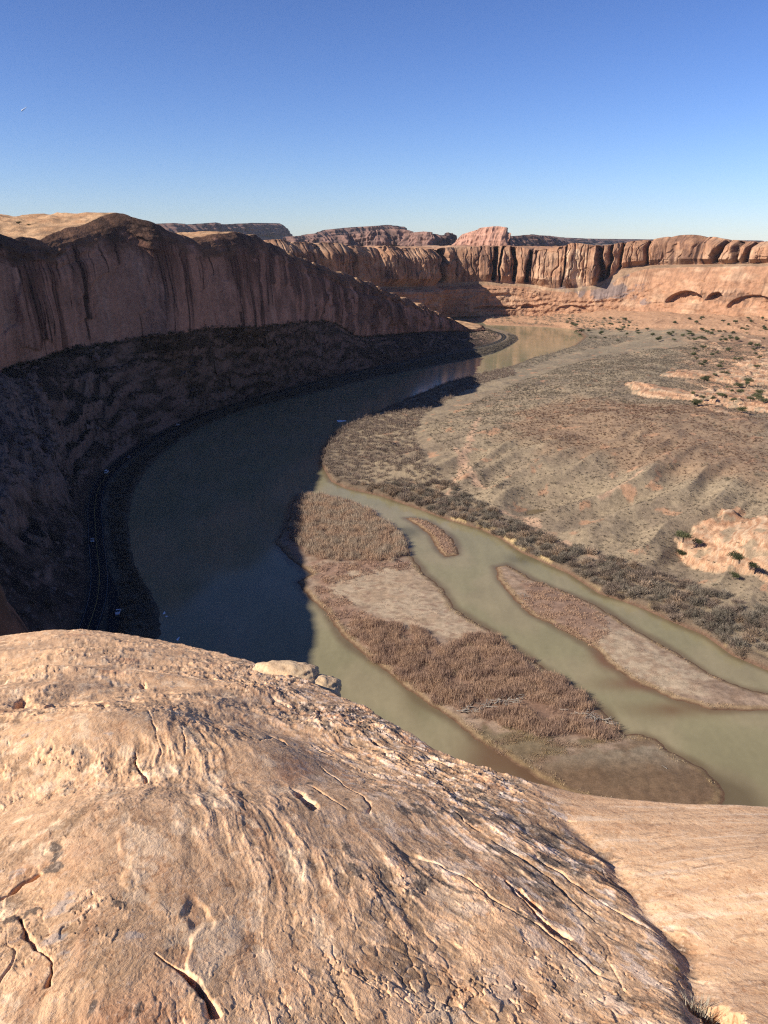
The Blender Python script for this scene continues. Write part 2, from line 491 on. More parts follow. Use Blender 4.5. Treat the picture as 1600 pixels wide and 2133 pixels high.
    for pts, w, dep in crk:
        a = np.array(pts, float); q = rockP(a[:, 0], a[:, 1])
        x0, x1 = q[:, 0].min() - 0.6, q[:, 0].max() + 0.6; y0, y1 = q[:, 1].min() - 0.6, q[:, 1].max() + 0.6
        mk = (X > x0) & (X < x1) & (Y > y0) & (Y < y1)
        if not mk.any(): continue
        xs = X[mk]; ys = Y[mk]
        xs = xs + (w * 0.8 + 0.012) * fbm(xs * 3, ys * 3, 4, 101, 0.55)
        d = np.full(xs.shape, 1e9)
        for i in range(len(q) - 1):
            ax, ay = q[i]; bx, by = q[i + 1]
            L = (bx - ax) ** 2 + (by - ay) ** 2
            t = np.clip(((xs - ax) * (bx - ax) + (ys - ay) * (by - ay)) / L, 0, 1)
            d = np.minimum(d, np.hypot(xs - ax - t * (bx - ax), ys - ay - t * (by - ay)))
        ww = w * (0.6 + 0.7 * np.clip(fbm(xs * 3, ys * 3, 2, 111) + 0.5, 0, 1.4))
        dep *= 0.5; ww *= 0.30 * (0.35 + 1.1 * np.clip(0.5 + fbm(xs * 7, ys * 7, 3, 113), 0, 1.2))
        Z[mk] -= dep * np.exp(-(d / ww) ** 2)
    # ---- colour of the stone
    sand = np.array([0.67, 0.405, 0.22]); pale = np.array([0.78, 0.54, 0.335]); red = np.array([0.45, 0.225, 0.115])
    tan_ = np.array([0.56, 0.345, 0.195]); blk = np.array([0.10, 0.078, 0.062]); brn = np.array([0.30, 0.175, 0.105])
    n_big = fbm(X * 0.5, Y * 0.5, 3, 121)
    col = mix(sand, tan_, S(n_big + 0.25 * fbm(X * 3, Y * 3, 3, 125), -0.05, 0.7))
    lam = fbm(al * 0.8, ac * 7.0, 4, 131, 0.6)
    col = mix(col, red, 0.55 * S(lam, 0.15, 0.8) * (1 - slab) * (0.35 + 0.65 * np.clip(centre + flank, 0, 1)))
    pf = fbm(al * 2.6, ac * 6.0, 5, 141, 0.6)
    col = mix(col, pale, 0.75 * S(pf, 0.30, 0.55) * (0.45 + 0.55 * np.clip(1 - flank, 0, 1)))
    col = col * (1 + 0.42 * np.clip(tone, -1, 1))[..., None]
    # rusty blotches
    col = mix(col, [0.46, 0.20, 0.10], 0.5 * S(fbm(X * 1.3, Y * 0.8, 3, 151), 0.45, 0.8) * (1 - slab))
    # flank: dense little plates, pale and dark
    pl = fbm(al * 5.0, ac * 11.0, 4, 161, 0.62)
    col = mix(col, brn, flank * 0.55 * S(pl, 0.1, 0.4))
    col = mix(col, [0.78, 0.60, 0.46], flank * 0.8 * S(-pl, 0.2, 0.45))
    col = col * (1 + 0.55 * np.clip(sA, -0.8, 0.8) * sw_)[..., None] * (1 + 0.40 * np.clip(sB, -0.8, 0.8) * sw_)[..., None]
    spk = fbm(al * 9, ac * 20, 4, 163, 0.62)
    col = mix(col, [0.11, 0.08, 0.06], 0.8 * S(spk, 0.52, 0.72) * (0.15 + 0.85 * flank) * (1 - 0.6 * slab))
    # black lichen
    lw = np.clip(0.15 + 0.9 * flank + 0.5 * S(rn, 0.55, 0.9) * S(X / np.maximum(Y, .1), -0.42, -0.2), 0, 1) * (1 - 0.8 * slab)
    li = fbm(al * 3.5, ac * 8.0, 5, 171, 0.62) + 0.5 * fbm(X * 0.9, Y * 0.9, 2, 175)
    col = mix(col, blk, 0.85 * S(li, 0.95 - 0.55 * lw, 1.15 - 0.5 * lw))
    # grey-blue and yellow lichen
    gr = fbm(X * 7, Y * 7, 4, 181) + 0.6 * fbm(X * 0.8, Y * 0.8, 2, 185)
    col = mix(col, [0.42, 0.38, 0.35], 0.5 * S(gr, 1.0, 1.25))
    yl = rockP(np.array([1410, 1590]), np.array([1992, 2052]))
    for q in yl:
        col = mix(col, [0.45, 0.26, 0.03], 0.9 * np.exp(-(((X - q[0]) / 0.018) ** 2 + ((Y - q[1]) / 0.02) ** 2)) * S(fbm(X * 40, Y * 40, 2, 191), -0.3, 0.2))
    # pale slab: soft banding
    sb = fbm(X * 1.2, (Y + 0.3 * X) * 9, 4, 201, 0.55)
    slc = mix([0.63, 0.395, 0.225], [0.54, 0.32, 0.18], S(sb, -0.2, 0.6))
    slc = mix(slc, [0.76, 0.58, 0.42], 0.6 * S(sb, -0.3, -0.8))
    slc = mix(slc, brn, 0.7 * S(fbm(X * 5, Y * 14, 4, 211, 0.6), 0.62, 0.8))
    col = mix(col, slc, slab * 0.85)
    # skirt: from the edge down to the valley
    rows = 46
    k = np.linspace(0, 1, rows + 1)[1:]
    xe, ye, ze = X[:, -1:], Y[:, -1:], Z[:, -1:]
    out = (34 * k ** 1.15)[None, :]
    sx = xe + sa[:, None] * out; sy = ye + ca[:, None] * out
    sz = ze + (-2.0 - ze) * (k[None, :] ** 0.9)
    nz = 2.5 * fbm(sx * 0.1, sz * 0.06, 4, 221) * np.minimum(k * 4, 1)[None, :]
    sx = sx + sa[:, None] * nz; sy = sy + ca[:, None] * nz
    G = np.stack([np.concatenate([X, sx], 1), np.concatenate([Y, sy], 1), np.concatenate([Z, sz], 1)], -1)
    sc_ = mix([0.40, 0.22, 0.13], [0.16, 0.08, 0.05], S(fbm(sx * 0.3, sz * 0.05, 4, 231), 0, 0.6))
    cc = np.concatenate([col, sc_], 1)
    me = grid_mesh("rock_ledge", G, M_ROCK, cc, flip=False)
    obj("rock_ledge", me, label="sunlit orange sandstone ledge sloping away in the foreground", cat="rock ledge", kind="structure")
build_rock()

# ================================================================== LEFT CLIFF, ROAD BENCH
def left_cliff():
    # rows: base point (px,py,z) or plan, rim (py or plan z), bank (px,py), road centre (px,py)
    st = []
    def plan(b, rim, bank, road): st.append((np.array(b, float), np.array(rim, float), np.array(bank, float), np.array(road, float)))
    plan((-10, 40, 60), (-30, -20, 148), (0, 100), (-28, 85))
    plan((-24, 62, 60), (-58, 12, 149), (-20, 118), (-50, 112))
    plan((-26, 84, 60), (-82, 44, 151), (-48, 160), (-84, 165))
    plan((-150, 185, 55), (-300, 78, 154), (-72, 225), (-108, 235))
    plan((-205, 300, 52), (-298, 196, 158), (*P(350, 1290)[:2],), (*P(203, 1245, 5)[:2],))
    plan((-240, 430, 60), (-298, 386, 163), (*P(290, 1180)[:2],), (*P(200, 1120, 5)[:2],))
    def vis(bp, rpy, sb, bank, road, outn):
        b = P(bp[0], bp[1], bp[2])
        n = np.array(outn, float); n /= np.hypot(*n)
        sb = sb * 0.66; rp = b[:2] - n * sb
        plan(b, (rp[0], rp[1], z_at(rp[1], rpy)), P(*bank)[:2], P(*road, 5.0)[:2])
    vis((0, 775, 70), 464, 26, (278, 1075), (198, 1050), (.97, -.2))
    vis((80, 750, 74), 487, 26, (300, 1000), (215, 1000), (.97, -.2))
    vis((150, 725, 77.5), 495, 26, (345, 945), (262, 955), (.97, -.2))
    vis((225, 714, 78.5), 468, 28, (400, 905), (325, 912), (.95, -.3))
    vis((300, 703, 80.5), 447, 30, (460, 875), (405, 872), (.92, -.4))
    vis((370, 694, 83), 464, 28, (510, 856), (455, 854), (.9, -.45))
    vis((450, 682, 83), 494, 26, (560, 843), (515, 835), (.87, -.5))
    vis((530, 681, 80), 483, 26, (630, 826), (575, 817), (.87, -.5))
    vis((610, 672, 76), 512, 24, (705, 808), (640, 800), (.85, -.52))
    vis((690, 671, 67), 552, 22, (800, 787), (750, 773), (.85, -.52))
    vis((745, 700, 45), 572, 22, (855, 775), (815, 759), (.84, -.54))
    vis((810, 697, 37), 600, 20, (925, 761), (890, 743), (.84, -.54))
    vis((880, 692, 26), 630, 18, (990, 748), (962, 729), (.85, -.52))
    vis((935, 690, 16), 658, 14, (1035, 736), (1012, 720), (.9, -.4))
    vis((980, 691, 10), 684, 8, (1068, 718), (1045, 708), (1, -.1))
    vis((1002, 688, 8), 683, 6, (1084, 704), (1049, 699), (1, .3))
    vis((1000, 680, 8), 676, 6, (1060, 690), (1034, 692), (.8, .6))
    vis((960, 672, 8), 668, 6, (1010, 678), (990, 680), (.5, .9))
    ns = len(st)
    ND = 1150
    base = catmull([s[0] for s in st], ND); rim = catmull([s[1] for s in st], ND)
    bank = catmull([s[2] for s in st], ND); road = catmull([s[3] for s in st], ND)
    tdir = np.gradient(road, axis=0); tdir /= np.hypot(tdir[:, 0], tdir[:, 1])[:, None]
    rn = np.stack([tdir[:, 1], -tdir[:, 0]], 1)
    rn *= np.sign(((bank - road) * rn).sum(1))[:, None]
    o = bank - base[:, :2]; o /= np.hypot(o[:, 0], o[:, 1])[:, None]
    kk = np.ones(41) / 41
    for i in range(2):
        p = np.pad(o[:, i], 20, mode='edge'); o[:, i] = np.convolve(p, kk, 'valid')
    o /= np.hypot(o[:, 0], o[:, 1])[:, None]
    u = np.concatenate([[0], np.cumsum(np.hypot(*np.diff(base[:, :2], axis=0).T))])
    xi_ = np.linspace(0, ns - 1, ND)
    rq = u / 17 + 0.8 * fbm(u / 30, u * 0, 3, 291)
    blk_ = gnoise(np.floor(rq) * 7.3, np.floor(rq) * 0 + .5, 293) + (gnoise(np.floor(rq + 1) * 7.3, np.floor(rq) * 0 + .5, 293) - gnoise(np.floor(rq) * 7.3, np.floor(rq) * 0 + .5, 293)) * S(rq - np.floor(rq), 0.78, 1.0)
    rim[:, 2] += (2.2 * fbm(u / 24, u * 0 + 3, 4, 295) + 7.0 * blk_ * S(xi_, 12.5, 15)) * S(xi_, 4, 6) * (1 - S(xi_, 19, 21))
    Rn = np.c_[road + rn * 6.0, np.full(ND, 5.0)]
    Rf = np.c_[road - rn * 6.0, np.full(ND, 5.0)]
    B = np.c_[bank, np.full(ND, -1.5)]
    one = np.ones(ND)
    segs, cols, zone = [], [], []
    def lerp(a, b, k): return a[:, None, :] + (b - a)[:, None, :] * k[None, :, None]
    # bank
    k = np.linspace(0, 1, 22)[:-1]
    G0 = lerp(B, Rn, k); G0[:, :, 2] = -1.5 + 6.5 * (k ** 0.75)[None, :]
    U0 = np.repeat(u[:, None], len(k), 1)
    G0[:, :, 2] += np.sin(k * np.pi)[None, :] * 0.9 * fbm(G0[..., 0] * 0.12, G0[..., 1] * 0.12, 4, 301)
    segs.append(G0); zone.append(np.full(G0.shape[:2], 0.0))
    # road bench
    k = np.linspace(0, 1, 5)[:-1]
    G1 = lerp(Rn, Rf, k); segs.append(G1); zone.append(np.full(G1.shape[:2], 0.5))
    # talus
    k = np.linspace(0, 1, 92)[:-1]
    G2 = lerp(Rf, base, k)
    prof = k + 0.10 * np.sin(k * np.pi)
    U2 = np.repeat(u[:, None], len(k), 1); K2 = np.repeat(k[None, :], ND, 0)
    nzl = fbm(U2 / 45, K2 * 2, 4, 311)
    q = K2 * 4.5 + 0.9 * nzl
    led = np.floor(q) + S(q - np.floor(q), 0.72, 0.98) - q
    ledw = S(fbm(U2 / 70, K2 * 1.5, 2, 317), -0.2, 0.5)
    G2[:, :, 2] = 5 + (base[:, 2:3] - 5) * np.clip(prof[None, :] + np.sin(K2 * np.pi) * (0.06 * nzl + 0.19 * led * ledw), 0, 1.2)
    G2[:, :, 2] += np.sin(K2 * np.pi) * (1.6 * fbm(G2[..., 0] / 9, G2[..., 1] / 9, 4, 321)) * S(K2, 0, 0.08)
    fq_ = q - np.floor(q); bandw = S(fq_, 0.66, 0.74) * ledw * np.sin(K2 * np.pi) ** 0.3
    bd = sdf(G2[..., 0], G2[..., 1], poly([(-80, 930), (20, 905), (80, 885), (128, 905), (132, 985), (60, 1030), (20, 1110), (-80, 1140)], 32)) + 5 * fbm(G2[..., 0] / 14, G2[..., 1] / 14, 4, 417)
    G2[:, :, 2] += 9 * S(bd, -3, 5) * np.clip(K2 * 4, 0, 1) + 1.2 * S(bd, 0, 5) * fbm(G2[..., 0] / 5, G2[..., 1] / 5, 4, 419)
    segs.append(G2); zone.append(np.full(G2.shape[:2], 1.0))
    # wall
    wt = base + (rim - base) * np.array([0.30, 0.30, 0.74])
    k = np.linspace(0, 1, 110)[:-1]
    G3 = lerp(base, wt, k)
    U3 = np.repeat(u[:, None], len(k), 1); K3 = np.repeat(k[None, :], ND, 0)
    env = np.sin(np.clip(K3, 0, 1) * np.pi) ** 0.5
    H3 = G3[..., 2]
    disp = 3.2 * fbm(U3 / 90, K3 * 0.7, 3, 331) + 2.6 * ridged(U3 / 28, H3 / 160, 3, 335) * 0.6 + 1.0 * fbm(U3 / 6, H3 / 30, 4, 341) + 1.5 * S(gnoise(U3 / 16, H3 / 70, 343), 0.1, 0.16)
    alc = S(fbm(U3 / 60, H3 / 75, 3, 351) + 0.5 * (0.42 - K3) + 0.05 * fbm(U3 / 9, H3 / 9, 3, 353), 0.06, 0.12)       # fresh, recessed scars
    disp = disp - 2.2 * alc + 1.6 * S(K3, 0.70, 0.95)
    nose = S(np.linspace(0, ns - 1, ND), 13.5, 15.5)[:, None]
    lvn, edn = plates(U3 / 15 + 0.4 * fbm(U3 / 12, H3 / 12, 3, 357), H3 / 13 + 0.3 * fbm(U3 / 12, H3 / 12, 3, 358), 8)
    lvm, edm = plates(U3 / 40 + 0.3 * fbm(U3 / 20, H3 / 25, 3, 359), H3 / 55 + 0.3 * fbm(U3 / 20, H3 / 25, 3, 360), 9)
    disp = disp + nose * 6.0 * lvn + (1 - nose) * 0.9 * lvm
    G3[..., :2] += o[:, None, :] * (disp * env)[..., None]
    segs.append(G3); zone.append(np.full(G3.shape[:2], 2.0))
    # rounded shoulder
    k = np.linspace(0, 1, 60)[:-1]
    TM = 0.95; th = k * TM
    sbk = (1 - np.cos(th)) / (1 - np.cos(TM))
    G4 = wt[:, None, :] + (rim - wt)[:, None, :] * np.stack([sbk, sbk, np.sin(th) / np.sin(TM)], -1)[None]
    U4 = np.repeat(u[:, None], len(k), 1); K4 = np.repeat(k[None, :], ND, 0)
    e4 = np.clip(K4 * 6, 0, 1) * (1 - S(K4, 0.45, 1.0))
    dd = 2.4 * fbm(U4 / 20, K4 * 2.4, 5, 361, 0.55) + 1.8 * (np.abs(np.mod(K4 * 5 + 0.7 * fbm(U4 / 60, K4, 2, 365), 1) - .5))
    G4[..., :2] += o[:, None, :] * (dd * e4)[..., None]
    G4[..., 2] += 0.8 * fbm(U4 / 14, K4 * 4, 3, 371) * e4
    segs.append(G4); zone.append(np.full(G4.shape[:2], 3.0))
    # slickrock plateau behind the rim
    k = np.linspace(0, 1, 70)
    xi = np.linspace(0, ns - 1, ND)
    pd = np.stack([np.interp(xi, [0, 3, 6, 10, 14, 18, 23], [-.6, -1, -1, -.96, -.88, -.8, -.6]), np.interp(xi, [0, 3, 6, 10, 14, 18, 23], [-.8, -.25, .02, .25, .45, .6, .8])], 1)
    far = rim.copy(); far[:, :2] += pd * 230
    backz = np.interp(xi, [0, 3, 5, 6, 8, 9, 10, 11, 12, 13, 14, 15, 16, 18, 20, 23], [146, 148, 160, 166, 172, 176, 176, 170, 168, 158, 144, 130, 110, 80, 20, 5])
    far[:, 2] = np.minimum(backz, rim[:, 2] + np.interp(xi, [4, 7], [4, 22]))
    G5 = lerp(rim, far, k)
    kz = S(np.repeat(k[None, :], ND, 0), 0, 0.95)
    G5[..., 2] = rim[:, 2:3] + (far[:, 2:3] - rim[:, 2:3]) * kz
    U5 = np.repeat(u[:, None], len(k), 1); K5 = np.repeat(k[None, :], ND, 0)
    dome = 1 - np.abs(fbm(G5[..., 0] / 46, G5[..., 1] / 46, 3, 381)) * 1.7
    dq = (dome * 5.0 + 1.2 * fbm(G5[..., 0] / 16, G5[..., 1] / 16, 4, 383)) / 1.3
    dome = (np.floor(dq) + S(dq - np.floor(dq), 0.35, 1.0)) * 1.3 / 5.0
    G5[..., 2] += (dome - 0.55) * 2.2 * S(K5, 0.02, 0.15) + 0.5 * fbm(G5[..., 0] / 8, G5[..., 1] / 8, 3, 385) * S(K5, 0, 0.1)
    G5[..., 2] -= 5 * S(K5, 0.5, 1.0)
    segs.append(G5); zone.append(np.full(G5.shape[:2], 4.0))
    G = np.concatenate(segs, 1); Zn = np.concatenate(zone, 1)
    NV = G.shape[1]
    U = np.repeat(u[:, None], NV, 1)
    Hh = G[..., 2]
    # ---------- stone and soil colours
    rose = np.array([0.47, 0.245, 0.165]); var = np.array([0.06, 0.032, 0.026]); brown = np.array([0.21, 0.105, 0.072])
    n1 = fbm(U / 60, Hh / 70, 4, 401)
    stk = fbm(U / 3.2, Hh / 120, 4, 405, 0.6)
    stk2 = fbm(U / 11, Hh / 200, 3, 409, 0.55)
    fr = np.zeros_like(U)
    n3 = sum(s.shape[1] for s in segs[:3]); n4 = n3 + segs[3].shape[1]; n5 = n4 + segs[4].shape[1]
    fr[:, n3:n4] = K3; fr[:, n4:n5] = 1.0
    alcf = np.zeros_like(U); alcf[:, n3:n4] = alc
    vm = S(0.55 * n1 + 0.75 * stk2 + 0.5 * (fr - 0.45) + 0.25 * stk - 0.75 * alcf, -0.25, 0.55)
    wall = mix(rose, brown, vm)
    wall = mix(wall, var, 0.9 * S(stk + 0.5 * stk2 + 0.3 * (fr - 0.5) - 0.35 * alcf, 0.42, 0.75))
    wall = mix(wall, [0.56, 0.33, 0.23], 0.6 * alcf * S(-stk, 0.1, 0.6))
    nz_ = S(np.linspace(0, ns - 1, ND), 11.5, 14.5)[:, None] * np.ones((1, NV))
    wall = mix(wall, [0.12, 0.066, 0.048], 0.62 * nz_ * S(fbm(U / 16, Hh / 45, 4, 436), -0.45, 0.15))
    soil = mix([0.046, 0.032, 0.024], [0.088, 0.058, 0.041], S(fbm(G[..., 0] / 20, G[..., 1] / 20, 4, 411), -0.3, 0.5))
    # bare ledges show where the slope is steep
    dz = np.gradient(G, axis=1); steep = np.abs(dz[..., 2]) / (np.hypot(dz[..., 0], dz[..., 1]) + 0.2)
    soil = mix(soil, [0.25, 0.155, 0.115], 0.85 * S(steep, 0.5, 1.0) * S(fbm(U / 18, Hh / 8, 4, 415), -0.4, 0.3))
    n2_ = segs[0].shape[1] + segs[1].shape[1]; bw_ = np.zeros_like(U); bw_[:, n2_:n3] = bandw
    soil = mix(soil, mix([0.27, 0.17, 0.125], [0.15, 0.095, 0.075], S(fbm(U / 6, Hh / 4, 4, 414), -0.3, 0.4)), 0.9 * bw_ * S(fbm(U / 13, Hh / 30, 3, 416), -0.45, 0.0))
    but = S(sdf(G[..., 0], G[..., 1], poly([(-80, 930), (20, 905), (80, 885), (128, 905), (132, 985), (60, 1030), (20, 1110), (-80, 1140)], 32)) + 5 * fbm(G[..., 0] / 14, G[..., 1] / 14, 4, 417), -2, 4)
    soil = mix(soil, mix([0.26, 0.175, 0.135], [0.17, 0.11, 0.085], S(fbm(U / 9, Hh / 3, 4, 418), -0.2, 0.5)), 0.9 * but)
    soil = mix(soil, [0.22, 0.17, 0.14], 0.6 * S(fbm(G[..., 0] / 5, G[..., 1] / 5, 4, 419), 0.62, 0.8))
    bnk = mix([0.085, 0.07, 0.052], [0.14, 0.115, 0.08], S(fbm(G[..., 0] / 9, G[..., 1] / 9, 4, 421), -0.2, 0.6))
    # the sunlit foot of the far point, its sunlight put into paler soil and bank
    far_m = S(xi, 19.2, 20.2)[:, None] * np.ones((1, NV))
    soil = mix(soil, [0.30, 0.20, 0.13], far_m); bnk = mix(bnk, [0.30, 0.22, 0.14], far_m)
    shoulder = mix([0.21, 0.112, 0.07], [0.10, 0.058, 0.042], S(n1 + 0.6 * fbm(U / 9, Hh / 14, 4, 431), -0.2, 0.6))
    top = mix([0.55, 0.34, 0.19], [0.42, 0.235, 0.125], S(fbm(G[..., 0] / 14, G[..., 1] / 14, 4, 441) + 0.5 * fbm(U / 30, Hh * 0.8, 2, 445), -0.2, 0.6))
    top = mix(top, [0.24, 0.15, 0.09], 0.75 * S(fbm(G[..., 0] / 11, G[..., 1] / 11, 5, 447, 0.6), 0.05, 0.5))
    zfr = np.zeros_like(U); zfr[:, n4:n5] = K4
    shm = S(zfr + 0.5 * fbm(U / 18, Hh / 12, 4, 433), 0.05, 0.5) * (Zn >= 3)
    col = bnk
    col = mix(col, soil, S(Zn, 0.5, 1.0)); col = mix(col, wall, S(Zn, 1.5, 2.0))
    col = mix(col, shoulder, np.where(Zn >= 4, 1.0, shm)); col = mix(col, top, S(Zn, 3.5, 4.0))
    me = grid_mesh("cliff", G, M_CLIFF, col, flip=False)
    obj("cliff", me, label="shaded red sandstone cliff with dark streaks above the river road", cat="cliff", kind="structure")
    # ---------- road with its markings
    seg = slice(int(ND * 2.0 / (ns - 1)), int(ND * 22.6 / (ns - 1)))
    rd, nn = road[seg], rn[seg]
    def ribbon(off0, off1, z):
        a = np.c_[rd + nn * off0, np.full(len(rd), z)]; b = np.c_[rd + nn * off1, np.full(len(rd), z)]
        return np.stack([a, b], 1)
    ro = obj("road", grid_mesh("road", ribbon(-4.3, 4.3, 5.03), M_ASPH), label="dark two lane asphalt road curving along the cliff foot", cat="road", kind="structure")
    for nm, o0, o1, mt in (("edge_line", -3.75, -3.63, M_PAINT), ("edge_line", 3.63, 3.75, M_PAINT), ("centre_line", -0.12, 0.12, M_YELLOW)):
        obj(nm, grid_mesh(nm, ribbon(o0, o1, 5.036), mt), ro)
    # pull-out on the river side
    pb = poly([(226, 1320), (226, 1192), (236, 1205), (244, 1235), (250, 1270), (249, 1300), (240, 1330)], 5.05)
    bm = bmesh.new(); vs = [bm.verts.new((x, y, 5.045)) for x, y in pb]; f = bm.faces.new(vs)
    ex = bmesh.ops.extrude_face_region(bm, geom=[f]); bmesh.ops.translate(bm, verts=[v for v in ex['geom'] if isinstance(v, bmesh.types.BMVert)], vec=(0, 0, -0.6))
    bmesh.ops.recalc_face_normals(bm, faces=bm.faces)
    obj("pull_out", bm_mesh("pull_out", bm, M_ASPH), label="black asphalt pull-out on the river side of the road", cat="lay-by", kind="structure")
    return dict(G=G, segs=segs, u=u, xi=xi, road=road, rn=rn, rim=rim, n=(segs[0].shape[1], segs[0].shape[1] + segs[1].shape[1], n3, n4, n5))

M_ASPH = mat_flat("asphalt", (0.009, 0.009, 0.010), 0.85, var=0.15, vscale=0.3)
M_PAINT = mat_flat("white road paint", (0.22, 0.22, 0.21), 0.7, var=0.1)
M_YELLOW = mat_flat("yellow road paint", (0.35, 0.22, 0.05), 0.7, var=0.1)
LC = left_cliff()

# ================================================================== VALLEY FLOOR (right bank)
BANK = [(1010, 672), (1100, 673), (1170, 680), (1205, 690), (1220, 703), (1195, 722), (1150, 738), (1110, 747), (1065, 765), (1000, 782), (930, 800), (850, 832),
        (760, 872), (700, 902), (676, 930), (668, 965), (690, 1003), (720, 1017), (800, 1035), (870, 1060), (940, 1085), (1000, 1102), (1043, 1122), (1086, 1151),
        (1187, 1196), (1247, 1236), (1290, 1250), (1337, 1267), (1397, 1294), (1469, 1324), (1525, 1365), (1600, 1397), (1700, 1440), (1900, 1520)]
bank_pl = poly(BANK)
LAND = np.concatenate([bank_pl, [[330, 140], [1800, 140], [2600, 2600], [-700, 2600], [-200, 1950]]])
RO1 = poly([(1302, 792), (1320, 786), (1360, 800), (1420, 806), (1480, 800), (1540, 795), (1600, 800), (1700, 810), (1700, 880), (1600, 862), (1500, 848), (1430, 830), (1330, 816)], 22)
RO1B = poly([(1372, 770), (1420, 758), (1500, 760), (1600, 735), (1700, 730), (1700, 790), (1600, 785), (1500, 778)], 22)
RO2 = poly([(1412, 1078), (1470, 1062), (1520, 1050), (1600, 1065), (1720, 1080), (1720, 1200), (1640, 1180), (1580, 1150), (1530, 1140), (1475, 1132), (1445, 1112)], 18)
RO3 = poly([(1000, 655), (1250, 660), (1420, 672), (1700, 690), (1800, 735), (1650, 720), (1500, 700), (1350, 690), (1200, 676), (1000, 668)], 8)
REDP = poly([(1050, 900), (1080, 840), (1200, 815), (1330, 830), (1500, 860), (1600, 880), (1600, 1010), (1450, 990), (1300, 960), (1150, 930)], 22)
YB1 = poly([(940, 1062), (1000, 1080), (1060, 1110), (1110, 1150), (1190, 1195), (1250, 1230), (1240, 1240), (1180, 1200), (1080, 1155), (1000, 1110), (940, 1080)], 1)
WASH = [poly([(940, 1000), (965, 960), (985, 900), (1000, 870)], 12), poly([(950, 945), (985, 990), (1010, 1005)], 10), poly([(1050, 1055), (1095, 1070), (1150, 1110), (1230, 1140), (1290, 1165), (1400, 1190)], 6),
        poly([(1255, 1000), (1300, 985), (1340, 975)], 22)]

